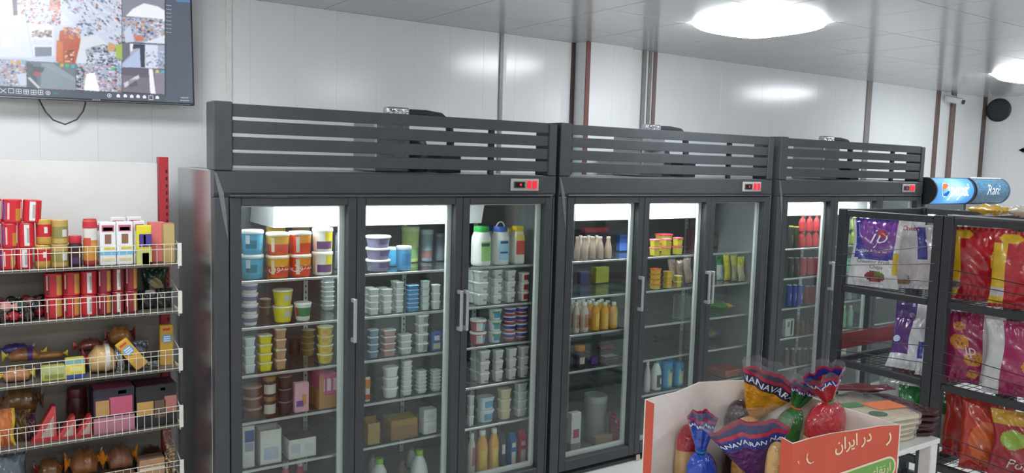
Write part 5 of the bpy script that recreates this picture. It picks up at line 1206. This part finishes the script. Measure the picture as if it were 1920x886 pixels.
obj('lettering', hm.mesh('lettering', cream, 0), front)
f3_ = on_front(1497, 866, 0); obj('lettering', MB().add([f3_(-.004, .004), f3_(.0, .004), f3_(.003, -.005), f3_(.001, -.005)], [(0, 1, 2, 3)]).mesh('lettering', cream, 0), front)
def pill(fn, w, h, off, m, name):
    pts = []
    for k in range(24):
        t_ = 2*math.pi*k/24; sx = (w/2-h/2)*(1 if math.cos(t_) > 0 else -1); pts.append(fn(sx+h/2*math.cos(t_), h/2*math.sin(t_)))
    o = obj(name, MB().add([(p[0]+nf[0]*off, p[1]+nf[1]*off, p[2]) for p in pts], [tuple(range(24))]).mesh(name, m, 0), front); return o
fp = on_front(1616, 892, 6)
pill(fp, .270, .066, 0, cream, 'pill_outline'); pill(fp, .258, .054, .0006, mat('#6f9f4c', .5), 'pill_print')
lettering('\ufef1\ufe8e\ufed8\ufe97\ufead\ufe8d', .036, cream, lambda s, q: tuple(np.array(fp(s+.07, q))+np.array([nf[0]*.0012, nf[1]*.0012, 0])), front)

# ---- tied bread bags
blue_b, red_b = foil('#2e3d8f', .3, .2), foil('#bf2c4c', .3, .2); cl_f = film('#f6f6f8', .06, 1, 1.5, .07, '#ffffff', bump=.5); wh_t = mat('#eef0f4', .4)
tan = mat('#c99752', .5, var=.2, scale=20, bump=.2, bscale=40)
RV = Vector(_R); UV = Vector(_U); FV = Vector(_F)
def bread_bag(label, y, body_u, body_vtop, body_w, colf, neck, tip, fw, ang=0, loaf=None, band=('#2e3d8f', '#bf2c4c'), tie=None, text=True, zb=BFLOOR, flare=True, dx=0, tdy=.03, txt='NANAVARAN'):
    """loaf bag: round body standing in the box, tied neck, flared printed top; positions measured in the photo"""
    pn = Vector(atY(neck[0], neck[1], y)) if neck else Vector(atY(body_u, body_vtop, y))
    pb = Vector(atY(body_u, body_vtop, y)); a = body_w*depth(pb)/FPX/2
    b = min(a, .038)
    for i in range(4):
        e0, e1 = (B1, B2, B3, B4)[i], (B2, B3, B4, B1)[i]; dd = (e1-e0)/np.linalg.norm(e1-e0); nn = np.array([-dd[1], dd[0]])
        q = (np.array([pb.x, pb.y])-e0) @ nn; need = math.hypot(a*nn[0], b*nn[1])*1.06+.008
        if q < need: pb.x += nn[0]*(need-q); pb.y += nn[1]*(need-q); pn.x += nn[0]*(need-q); pn.y += nn[1]*(need-q)
    t = thing('bread_bag', label, 'bread', (pb.x, pb.y, zb+.001), (0, 0, 0), 'tied bread bags in the red display box')
    O = Vector((pb.x, pb.y, zb)); Ht = pb.z-zb; fm = foil(colf, .2, 1.0, 48)
    rg = []; split = loaf[1] if loaf else 0.0
    seedv = body_u
    dk = max(.3, 1-.075/Ht)
    for k in range(23):
        q = 1-(1-k/22)**1.6
        s = (.90+.10*min(1, q/.12))*max(0, 1-max(0, (q-dk)/(1-dk))**2.4)**(1/2.2) if q < .999 else 0
        cx = 0
        if neck and q > .6: cx = ((pn-pb).x)*((q-.6)/.4)**2
        rr_ = []
        for i in range(32):
            a_ = 2*math.pi*i/32; rip = 1+.16*max(0, q-.72)*math.sin(a_*11+seedv)+.022*math.sin(a_*5+q*14+seedv)+.014*math.sin(a_*8-q*23)
            sr = max(s, .10)
            rr_.append((cx+a*sr*rip*math.cos(a_), b*sr*rip*math.sin(a_), q*Ht))
        rg.append(rr_)
    body = MB().loft(rg, mi=lambda k, i: 1 if 1-(1-(k+.5)/22)**1.6 < split else 0)
    obj('loaf_wrap', body.mesh('loaf_wrap', [fm, mat(loaf[0], .3, var=.15, scale=20, coat=.5) if loaf else fm]), t)
    if not flare: return t
    ptip = Vector(atY(tip[0], tip[1], y-tdy)); ax = (ptip-pn); Lf = ax.length; ax.normalize()
    side = RV*math.cos(math.radians(ang))+UV*math.sin(math.radians(ang)); side = (side-ax*side.dot(ax)).normalized()
    nrm = side.cross(ax).normalized()
    if nrm.dot(FV) > 0: nrm = -nrm
    Wf = fw*depth(pn)/FPX/2
    def wid(q): return .012+(Wf-.012)*min(1, q*1.05)**.85
    def dep(q): return .012+.018*q
    def pt(q, a_, off=0):
        s = math.cos(a_); rip = .010*q*math.sin(s*7+seedv)+.005*q*math.sin(s*15+1)
        c = pn+ax*(Lf*q*(1-.10*s*s*q)) + side*(wid(q)*s)
        return c + nrm*((dep(q)+off)*-math.sin(a_)+rip)
    def part(name, q0, q1, m, n=8):
        rings = [[tuple(pt(q0+(q1-q0)*k/n, 2*math.pi*i/40)-O) for i in range(40)] for k in range(n+1)]
        return obj(name, MB().loft(rings, caps=False).mesh(name, m, 60), t)
    part('flare', 0, .58, fm)
    part('blue_band', .58, .75, foil(band[0], .3, .2)); part('red_band', .75, .81, foil(band[1], .3, .2))
    part('clear_end', .81, 1.0, cl_f)
    tm = MB().tube([tuple(pt(.03, 2*math.pi*i/16, .003)-O) for i in range(17)], .004, 6)
    obj('tie', tm.mesh('tie', mat(tie or colf, .4)), t)
    if text:
        hz = .10*Lf
        def fn(p, q):
            s = max(-.96, min(.96, p/wid(.67))); return tuple(pt(.67+q/Lf, -math.acos(s), .0035)-O)
        sizeh = .21*Lf
        lettering(txt, min(sizeh, wid(.67)*2/ (len(txt)*.62)), wh_t, fn, t, bold=.0004)
    return t
yb = B2[1]
def yy(f): return float(B2[1]+(B1[1]-B2[1])*f)
bread_bag('purple bread bag with wide flared top in front of the box', yy(.38), 1420, 905, 92, '#5b2a66', (1424, 902), (1396, 776), 165, ang=-17, txt='NANAVARAN NAN')
bread_bag('blue tied bread bag at the left of the box', yy(.66), 1316, 846, 66, '#2748b0', (1312, 846), (1318, 762), 62, ang=-25, tie='#2a6a8c')
bread_bag('orange bread bag tilted up at the back of the box', yy(.74), 1417, 785, 60, '#dd9a22', (1414, 781), (1466, 690), 136, ang=-30, tdy=.10, band=('#2f2c58', '#bf2c4c'), txt='NANAVARAN')
bread_bag('dark brown wrapped loaf at the back of the box', yy(.95), 1374, 734, 58, '#3f2624', None, None, 0, flare=False)
bread_bag('green bread bag in the middle of the box', yy(.46), 1473, 768, 58, '#2c7a3a', (1492, 764), (1512, 714), 56, ang=-35, tie='#c8603c')
bread_bag('big red bread bag with its top tied upright', yy(.20), 1550, 752, 108, '#b02430', (1552, 751), (1543, 690), 84, ang=8, loaf=('#cfae76', .76), tie='#3c8a4c', txt='NANAVAR')
bread_bag('red and tan loaf behind the blue bag', yy(.97), 1276, 784, 62, '#b02a34', None, None, 0, flare=False, loaf=('#c9a064', .72))
bread_bag('tan bread loaf seen through the purple bag', yy(.58), 1404, 781, 62, '#cf9a4c', None, None, 0, flare=False)
t = bread_bag('clear bread bag with pink print at the cut-out edge', yy(.16), 1458, 828, 40, '#c39a5c', None, None, 0, flare=False)
# ================================================================== WALL TELEVISION SHOWING SECURITY CAMERA FEEDS
TVY = .70
TA = math.radians(-1.05)          # hangs very slightly out of level
p_br = atY(365, 198, TVY)
TVW, TVH = .965, .565
tv = thing('television', 'wall-mounted television showing a grid of security camera pictures', 'television', (p_br[0], TVY, p_br[2]), (0, TA, 0))
tvb = mat('#17191c', .3)
# local frame: x from -TVW to 0, z from 0 to TVH
obj('casing', MB().rbox(-TVW, 0, .004, .045, 0, TVH, .004).mesh('casing', tvb, 0), tv)
bz = MB().rbox(-TVW, 0, -.002, .0035, 0, .012, .001).rbox(-TVW, 0, -.002, .0035, TVH-.008, TVH, .001).rbox(-TVW, -TVW+.008, -.002, .0035, .012, TVH-.008, .001).rbox(-.008, 0, -.002, .0035, .012, TVH-.008, .001)
obj('bezel', bz.mesh('bezel', mat('#2a2c30', .2), 0), tv)
obj('bezel_trim', MB().box(-TVW+.02, -.02, -.0035, -.0022, .003, .0055).mesh('bezel_trim', mat('#8b8f94', .2, .8), 0), tv)
for k in range(4): obj('maker_mark', MB().box(-.464+.009*k, -.458+.009*k, -.0034, -.0022, .0065, .011).mesh('maker_mark', mat('#9a9ea2', .3), 0), tv)
obj('wall_bracket', MB().rbox(-.62, -.34, .046, .168, .18, .40, .004).mesh('wall_bracket', mat('#2b2d30', .5), 0), tv)
ca, sa = math.cos(TA), math.sin(TA)
def tv_local(u, v):
    p = atY(u, v, TVY-.002); dx, dz = p[0]-p_br[0], p[2]-p_br[2]
    return dx*ca-dz*sa, dx*sa+dz*ca
def tv_px(x, z): return px((p_br[0]+x*ca+z*sa, TVY-.002, p_br[2]-x*sa+z*ca))
# the picture, painted cell by cell
U0, V0, SCX = -70, -60, 2
IW, IH = 445*SCX, 265*SCX
img = np.zeros((IH, IW, 3)); img[:] = lin('#20262e')
gu, gv = np.meshgrid((np.arange(IW)+.5)/SCX+U0, (np.arange(IH)+.5)/SCX+V0)
def inpoly(pts):
    ins = np.zeros(gu.shape, bool); n = len(pts)
    for i in range(n):
        (x0, y0), (x1, y1) = pts[i], pts[(i+1) % n]
        if y0 == y1: continue
        ins ^= ((y0 > gv) != (y1 > gv)) & (gu < (x1-x0)*(gv-y0)/(y1-y0)+x0)
    return ins
def fill(pts, c, k=1.0):
    m = inpoly(pts); img[m] = img[m]*(1-k)+np.array(lin(c))*k
prng = np.random.RandomState(4)
def speck(pts, pal, n, slope=0.0, w=(2, 6), h=(1.5, 4)):
    m = inpoly(pts); us = [p[0] for p in pts]; vs = [p[1] for p in pts]
    for _ in range(n):
        u = prng.uniform(min(us), max(us)); v = prng.uniform(min(vs), max(vs)); ww = prng.uniform(*w); hh = prng.uniform(*h)
        j0, j1 = max(0, int((v-hh-abs(slope)*ww-V0)*SCX)-1), max(0, int((v+hh+abs(slope)*ww-V0)*SCX)+2); i0, i1 = max(0, int((u-ww-U0)*SCX)-1), max(0, int((u+ww-U0)*SCX)+2)
        A_, B_ = gu[j0:j1, i0:i1], gv[j0:j1, i0:i1]
        q = m[j0:j1, i0:i1] & (abs(A_-u) < ww/2) & (abs(B_-v-slope*(A_-u)) < hh/2); img[j0:j1, i0:i1][q] = lin(pal[prng.randint(len(pal))])
STORE = ['#8f9fc0', '#5c6a8c', '#c9d2e8', '#b06a62', '#d8dcea', '#6d7f9c', '#c98a5c', '#3c4658', '#a9b6d0', '#e6eaf6', '#94627a']
fill([(-70, -60), (228, -60), (228, 123), (-70, 108)], '#cdd6ea')
fill([(-70, -60), (22, -60), (48, 40), (62, 108), (-70, 106)], '#e0e8fa'); fill([(2, 66), (24, 62), (26, 86), (4, 90)], '#fbfdff')
speck([(22, -60), (116, -60), (114, 48), (52, 44), (30, 20)], STORE+['#c8503c', '#d87a4a'], 420)
fill([(92, -60), (113, -60), (113, 18), (93, 20)], '#c86a48', .5); speck([(92, 0), (113, 0), (113, 45), (98, 44)], ['#c8543c', '#d88a5c', '#5c4450'], 60)
speck([(116, -60), (228, -60), (228, 84), (150, 40), (116, 10)], STORE, 620, .55)
for k in range(6): fill([(120+16*k, -40), (123+16*k, -40), (228, 40-22*k+30), (228, 44-22*k+30)], '#e9eef8', .7)
fill([(114, 22), (140, 46), (116, 48)], '#d9e0f0')
speck([(140, 40), (170, 40), (180, 70), (150, 66)], ['#4c586c', '#b8c4d8', '#7c90b0'], 80)
fill([(18, -60), (30, -60), (33, 28), (25, 30)], '#4a4450')
fill([(52, 42), (101, 50), (101, 104), (63, 106)], '#e3e7f2'); speck([(60, 56), (98, 56), (98, 70), (60, 70)], ['#7c6a6c', '#b9a69c', '#5c5058'], 60)
fill([(62, 74), (99, 74), (99, 84), (62, 84)], '#d9deea'); fill([(65, 88), (97, 88), (97, 105), (66, 106)], '#7d8898')
fill([(112, 58), (122, 54), (150, 64), (152, 76), (141, 121), (106, 116)], '#b85a38'); fill([(106, 74), (118, 80), (118, 117), (105, 115)], '#cf7a48')
speck([(118, 50), (150, 52), (150, 74), (122, 72)], ['#e09050', '#5c74b8', '#e8b070', '#a8503c'], 60); speck([(122, 96), (140, 92), (138, 116), (122, 116)], ['#6a3428', '#e8c0a8'], 30)
fill([(152, 70), (182, 65), (200, 82), (166, 120), (144, 118)], '#dbe0ea'); fill([(160, 92), (188, 84), (186, 96), (162, 106)], '#aab2c2')
speck([(164, 88), (228, 78), (228, 124), (162, 122)], ['#39424f', '#6b788c', '#c3ccdc', '#2f3947', '#8794ac'], 200)
fill([(204, 78), (218, 84), (214, 98), (200, 94)], '#d0a37c'); fill([(217, 84), (229, 82), (229, 112), (217, 108)], '#a9bf5c')
# right column
fill([(229, -60), (309, -60), (309, 36), (229, 30)], '#8d8f9e'); fill([(236, 30), (250, 16), (270, 6), (296, 12), (309, 20), (309, 36)], '#f4f6fb'); fill([(229, -60), (309, -60), (309, -20), (229, -20)], '#5d6070', .7)
fill([(229, 31), (309, 36), (309, 82), (229, 78)], '#a9b2c8'); speck([(229, 31), (309, 36), (309, 78), (229, 74)], STORE+['#d8a458', '#c8784c'], 260)
fill([(232, 60), (244, 46), (252, 78), (236, 80)], '#cdd6ea'); fill([(268, 80), (309, 66), (309, 82)], '#e3e8f4'); fill([(252, 68), (268, 66), (270, 76), (254, 78)], '#cf7f64')
fill([(229, 80), (309, 84), (309, 129), (229, 126)], '#a9b4cc'); fill([(229, 120), (264, 90), (266, 126), (229, 126)], '#b8c6e6'); fill([(246, 82), (272, 83), (272, 126), (264, 126), (262, 90), (248, 92)], '#3c4250')
fill([(244, 82), (250, 82), (248, 96), (244, 96)], '#f4f7ff'); fill([(229, 80), (244, 80), (244, 104), (229, 118)], '#6d6f7c'); fill([(272, 84), (296, 85), (296, 128), (272, 127)], '#dbe3f4'); speck([(274, 96), (309, 96), (309, 126), (274, 126)], ['#a9b4c8', '#7f8ca4', '#cfd8ea'], 60)
fill([(229, 127), (309, 130), (309, 177), (229, 172)], '#7b7684'); fill([(229, 127), (280, 129), (280, 146), (229, 140)], '#5d5864', .7); fill([(232, 156), (260, 140), (262, 146), (234, 164)], '#d8d8e2')
fill([(279, 129), (286, 129), (292, 176), (282, 175)], '#f6f8ff'); fill([(290, 134), (309, 134), (309, 177), (292, 176)], '#9a93a2', .6); fill([(240, 150), (256, 148), (258, 160), (242, 164)], '#4c4a56', .6)
# bottom row
fill([(-70, 108), (50, 112), (50, 163), (-70, 158)], '#aab3c6'); speck([(-70, 108), (50, 114), (50, 162), (-70, 158)], STORE+['#c8604c', '#d89a5c'], 420); fill([(30, 140), (49, 136), (50, 160), (38, 160)], '#ccd6ea')
fill([(51, 114), (142, 119), (142, 169), (51, 164)], '#6f7f8a'); fill([(78, 118), (142, 150), (142, 169), (76, 166)], '#8c9aa4'); fill([(74, 118), (100, 119), (142, 146), (142, 154)], '#97a6b0', .8)
fill([(51, 116), (62, 120), (74, 166), (51, 164)], '#59666e'); fill([(52, 146), (56, 144), (76, 164), (72, 166)], '#cdd6de'); fill([(64, 134), (76, 134), (76, 142), (64, 142)], '#b85a64'); fill([(60, 124), (84, 126), (80, 136), (64, 134)], '#454f58', .8)
fill([(143, 119), (228, 124), (228, 173), (143, 168)], '#b0b8ca'); speck([(143, 119), (228, 124), (228, 172), (143, 168)], STORE+['#d0a8c0', '#b08ab0'], 380, .3); fill([(162, 138), (178, 136), (187, 171), (157, 169)], '#fafcff')
speck([(143, 124), (158, 126), (156, 166), (143, 164)], ['#2f3642', '#4c5564', '#aab4c6'], 70)
for (u, v, c) in ((116, 122, '#d8a83c'), (126, 123, '#3cc06a'), (137, 124, '#3cb4d0'), (213, 129, '#3cc07a'), (223, 129, '#58b8dc'), (295, 134, '#d8c48c'), (305, 135, '#4cb8c4'), (22, 116, '#e0b04c'), (34, 117, '#e09a3c'), (45, 117, '#6cc0dc')):
    fill([(u-3, v-3), (u+3, v-3), (u+3, v+3), (u-3, v+3)], c)
# tool bar and side menu, dark greys lifted for backlight leak and haze
fill([(-70, 160), (0, 163), (310, 178), (375, 182), (375, 205), (-70, 205)], '#525b69'); fill([(311, -60), (375, -60), (375, 205), (311, 205)], '#586170')
fill([(330, -8), (362, -6), (362, 5), (330, 3)], '#5c86b8')
for _ in range(4): img = (img+np.roll(img, 1, 0)+np.roll(img, -1, 0)+np.roll(img, 1, 1)+np.roll(img, -1, 1))/5
nx_, nz_ = 250, 140
vs = []; fs = []
x0s, x1s, z0s, z1s = -TVW+.008, -.008, .012, TVH-.008
for j in range(nz_+1):
    for i in range(nx_+1): vs.append((x0s+(x1s-x0s)*i/nx_, -.0005, z0s+(z1s-z0s)*j/nz_))
for j in range(nz_):
    for i in range(nx_): k = j*(nx_+1)+i; fs.append((k, k+1, k+nx_+2, k+nx_+1))
me = bpy.data.meshes.new('screen'); me.from_pydata(vs, [], fs)
ca_ = me.color_attributes.new('picture', 'FLOAT_COLOR', 'CORNER'); arr = np.ones((len(fs)*4, 4), np.float32)
for f_, (j, i) in enumerate((j, i) for j in range(nz_) for i in range(nx_)):
    u, v = tv_px(x0s+(x1s-x0s)*(i+.5)/nx_, z0s+(z1s-z0s)*(j+.5)/nz_)
    a_, b_ = int((v-V0)*SCX), int((u-U0)*SCX)
    arr[f_*4:f_*4+4, :3] = img[min(max(a_, 0), IH-1), min(max(b_, 0), IW-1)]
ca_.data.foreach_set('color', arr.ravel())
m = bpy.data.materials.new('lit_screen'); m.use_nodes = True; nt = m.node_tree; b = nt.nodes['Principled BSDF']
at = nt.nodes.new('ShaderNodeAttribute'); at.attribute_name = 'picture'; b.inputs['Base Color'].default_value = (.02, .02, .022, 1); b.inputs['Roughness'].default_value = .25
nt.links.new(at.outputs['Color'], b.inputs['Emission Color']); b.inputs['Emission Strength'].default_value = .85
me.materials.append(m); scr = obj('screen', me, tv)
wg = glow('#e2e7f0', 1.0); gg = glow('#3cb8a0', .9); dg = glow('#aeb7c4', .8)
def icon(u, v, kind, s=4.2):
    x, z = tv_local(u, v); k = s/430.0; o = MB(); w = .0009
    if kind in ('sq', 'grid', 'four', 'pic'):
        for a in (-k, k): o.box(x+a-w, x+a+w, -.0012, -.0008, z-k, z+k).box(x-k, x+k, -.0012, -.0008, z+a-w, z+a+w)
        if kind != 'sq': o.box(x-w, x+w, -.0012, -.0008, z-k, z+k).box(x-k, x+k, -.0012, -.0008, z-w, z+w)
        if kind == 'grid': o.box(x-k, x+k, -.0012, -.0008, z+k*.4-w*.5, z+k*.4+w*.5)
    elif kind == 'x':
        for a in (-1, 1): o.add([(x-k*1.2, -.001, z-a*k-.001), (x-k*1.2, -.001, z-a*k+.0016), (x+k*1.2, -.001, z+a*k+.0016), (x+k*1.2, -.001, z+a*k-.001)], [(0, 1, 2, 3)])
    elif kind == 'o':
        for q in range(12):
            a0, a1 = q*math.pi/6, (q+1)*math.pi/6
            o.add([(x+k*math.cos(a0), -.001, z+k*math.sin(a0)), (x+k*math.cos(a1), -.001, z+k*math.sin(a1)), (x+k*.75*math.cos(a1), -.001, z+k*.75*math.sin(a1)), (x+k*.75*math.cos(a0), -.001, z+k*.75*math.sin(a0))], [(0, 1, 2, 3)])
        o.box(x-k*.3, x+k*.3, -.0012, -.0008, z-k*.3, z+k*.3)
    else: o.loft([ring(k*.85, k*.7, 0, 3, 12), ring(k*.85, k*.7, .0004, 3, 12)]).xf(Matrix.Translation((x, -.0008, z)) @ Matrix.Rotation(math.pi/2, 4, 'X')) if False else o.box(x-k*.8, x+k*.8, -.0012, -.0008, z-k*.6, z+k*.6).box(x-k*.4, x+k*.4, -.0012, -.0008, z+k*.6, z+k)
    obj('icon', o.mesh('icon', wg, 0), scr)
for u, v, kd in ((6, 170, 'x'), (21, 170, 'sq'), (35, 171, 'four'), (49, 172, 'grid'), (63, 173, 'pic'), (76, 173, 'four'), (90, 174, 'o'), (205, 179, 'o'), (222, 180, 'b'), (235, 180, 'b'), (247, 181, 'b'), (259, 181, 'b'), (271, 182, 'b'), (283, 183, 'sq'), (295, 183, 'b')): icon(u, v, kd)
def tvtext(s, u, v, size, m):
    x, z = tv_local(u, v); lettering(s, size, m, lambda p, q: (x+p, -.0012, z+q), scr)
tvtext('1080', 104, 175, .012, gg)
tvtext('1402/10/07', 346, 183, .0085, wg); tvtext('07:33:04 PM', 346, 188.5, .0085, wg)
for k in range(8):
    x, z = tv_local(312, 10.5+7.2*k); mk = MB()
    for q in range(5): mk.box(x+.0048*q, x+.0048*q+.0036, -.0012, -.0008, z, z+(.0055, .003, .0035, .003, .0045)[q])
    obj('menu_line', mk.mesh('menu_line', dg, 0), scr)['kind'] = 'stuff'
cab = MB(); pts = [(72, 184), (78, 196), (86, 210), (100, 225), (122, 233), (144, 224), (156, 208), (160, 195), (160, 184)]
cab.tube([tuple(atY(u, v, TVY+.09)) for u, v in pts], .0038, 8)
tag(obj('power_cable', cab.mesh('power_cable', mat('#4a4d52', .5))), 'dark cable looping below the television', 'cable')

# ================================================================== TWO DRINK COOLERS AT THE FAR RIGHT
def drink_cooler(label, x0, x1, lit):
    t = thing('drink_cooler', label, 'cooler', (x0, 0, 0)); w = x1-x0
    bodym = mat('#3a3d42' if lit else '#9fa3a4', .4, 0 if lit else .3); grey = mat('#7c8083', .4, .3)
    for a, b_ in ((0, .03), (w-.03, w)): obj('side_panel', MB().rbox(a, b_, .03, .62, .02, 1.80, .003).mesh('side_panel', bodym, 0), t)
    obj('back_panel', MB().box(.031, w-.031, .59, .62, .02, 1.80).mesh('back_panel', inner, 0), t)
    obj('base', MB().rbox(.031, w-.031, .03, .589, .02, .12, .003).mesh('base', bodym, 0), t)
    obj('top_panel', MB().rbox(.031, w-.031, .05, .589, 1.615, 1.80, .003).mesh('top_panel', bodym, 0), t)
    d = obj('door', frame_ring(.002, w-.002, .125, 1.612, .05, w-.05, .18, 1.56 if lit else 1.50, -.012, .028, .003).mesh('door', grey if lit else mat('#b4b7b8', .35, .3), 0), t)
    obj('glass_pane', MB().box(.051, w-.051, .004, .010, .181, 1.559 if lit else 1.499).mesh('glass_pane', glassm, 0), d)
    obj('handle', MB().rbox(.018, .034, -.045, -.0125, .85, 1.15, .003).mesh('handle', alum, 0), d)
    for z in (.45, .80, 1.15): obj('shelf', MB().box(.032, w-.032, .07, .58, z, z+.006).mesh('shelf', alum, 0), t)
    if lit: obj('lamp_panel', MB().rbox(.06, w-.10, .04, .07, 1.46, 1.555, .006).mesh('lamp_panel', glow('#fbfff2', 14), 0), t)
    else: obj('vent_strip', MB().rbox(.06, w-.10, -.0165, -.0125, 1.545, 1.575, .002).rbox(w-.085, w-.06, -.0165, -.0125, 1.55, 1.57, .002).mesh('vent_strip', mat('#8a8e90', .4), 0), d)
    prof = []
    for k in range(13):
        a_ = math.radians(-62+124*k/12); prof.append((-.012-.085*(math.cos(a_)-.35)/.65, 1.725+.122*math.sin(a_)))
    end = [(.10, prof[0][1])]+prof+[(.10, prof[-1][1])]
    capm = mat('#2a2d33', .4) if lit else mat('#4c5a70', .3)
    c = (sum(p[0] for p in end)/len(end), 1.725)
    big = [(c[0]+(p[0]-c[0])*1.06, c[1]+(p[1]-c[1])*1.04) for p in end]
    for a, b_ in ((-.004, .016), (w-.016, w+.004)): obj('end_cap', MB().prism(big, 'x', a, b_).mesh('end_cap', capm, 0), t)
    obj('canopy', MB().prism([(.10, 1.615), (.04, 1.615), (.04, 1.835), (.10, 1.835)], 'x', .017, w-.017).mesh('canopy', capm, 0), t)
    vs = [(x_, p[0], p[1]) for p in prof for x_ in np.linspace(.017, w-.017, 2)]
    m = bpy.data.materials.new('sign_face'); m.use_nodes = True; nt = m.node_tree; b = nt.nodes['Principled BSDF']; tc = nt.nodes.new('ShaderNodeTexCoord')
    mp = nt.nodes.new('ShaderNodeMapping'); nt.links.new(tc.outputs['Object'], mp.inputs['Vector']); rp = nt.nodes.new('ShaderNodeValToRGB')
    if lit:
        mp.inputs['Location'].default_value = (-w*.5*2.6, 0, -1.73*5.0); mp.inputs['Scale'].default_value = (2.6, 1.0, 5.0)
        gn = nt.nodes.new('ShaderNodeTexGradient'); gn.gradient_type = 'SPHERICAL'; nt.links.new(mp.outputs[0], gn.inputs[0]); nt.links.new(gn.outputs['Fac'], rp.inputs[0])
        e = rp.color_ramp.elements; e[0].position = 0; e[0].color = lin('#3f6fa8')+(1,); e[1].position = .75; e[1].color = lin('#b4e2ff')+(1,)
        e2 = e.new(.4); e2.color = lin('#4f9ede')+(1,)
        nt.links.new(rp.outputs[0], b.inputs['Emission Color']); b.inputs['Emission Strength'].default_value = 1.0; b.inputs['Base Color'].default_value = lin('#2c5c9c')+(1,)
    else:
        vo = nt.nodes.new('ShaderNodeTexVoronoi'); mp.inputs['Scale'].default_value = (26, 10, 30); mp.inputs['Rotation'].default_value = (0, .6, 0)
        nt.links.new(mp.outputs[0], vo.inputs['Vector']); nt.links.new(vo.outputs['Distance'], rp.inputs[0])
        e = rp.color_ramp.elements; e[0].position = .08; e[0].color = lin('#c9dfe6')+(1,); e[1].position = .8; e[1].color = lin('#4c5c70')+(1,); e2 = e.new(.3); e2.color = lin('#3f8fb4')+(1,)
        nt.links.new(rp.outputs[0], b.inputs['Base Color']); b.inputs['Metallic'].default_value = .3; b.inputs['Roughness'].default_value = .25
    fc = MB().add(vs, [(2*k, 2*k+1, 2*k+3, 2*k+2) for k in range(12)])
    sg = obj('sign_face', fc.mesh('sign_face', m, 60), t)
    def on(x_, z_, off=.003):
        q = max(-.98, min(.98, (z_-1.725)/.122)); a_ = math.asin(q); return (x_, -.012-.085*(math.cos(a_)-.35)/.65-off, z_)
    if lit:
        wgl = glow('#ffffff', 2.2)
        lettering('pepsi', .155, wgl, lambda p, q: on(w*.60+p, 1.735+q), sg, bold=.003)
        cx_, cz_, r = w*.23, 1.735, .058
        def seg(lo, hi, m_, nm, off):
            pts = []
            for k in range(25):
                x_ = -1+2*k/24; yy_ = math.sqrt(max(0, 1-x_*x_)); top = min(yy_, hi(x_)); pts.append((x_, max(-yy_, top)))
            for k in range(24, -1, -1):
                x_ = -1+2*k/24; yy_ = math.sqrt(max(0, 1-x_*x_)); bot = max(-yy_, lo(x_)); pts.append((x_, min(yy_, bot)))
            me = MB().add([on(cx_+x_*r, cz_+z_*r, off) for x_, z_ in pts], [(k, k+1, 48-k, 49-k) for k in range(24)]).mesh(nm, m_, 0); obj(nm, me, sg)
        seg(lambda x: -2, lambda x: 2, wgl, 'logo_white', .003)
        seg(lambda x: .25+.25*math.sin(x*2), lambda x: .92, glow('#f0804c', 1.2), 'logo_red', .005)
        seg(lambda x: -.92, lambda x: -.35+.25*math.sin(x*2), glow('#3a78c8', .9), 'logo_blue', .005)
    else:
        lettering('Rani', .13, mat('#e6edf0', .3), lambda p, q: on(w*.48+p, 1.735+q), sg, shear=.35)
        obj('top_strip', MB().box(.016, w-.016, -.02, .04, 1.836, 1.846).mesh('top_strip', mat('#f2f2f2', .3), 0), t)
drink_cooler('drink cooler with a lit blue sign beyond the last charcoal cooler', 5.735, 6.365, True)
drink_cooler('silver drink cooler with an unlit blue sign at the far right', 6.405, 6.995, False)
dup = {k: v for k, v in LABELS.items() if len(v) > 1}
if dup: print('DUPLICATE LABELS', dup)
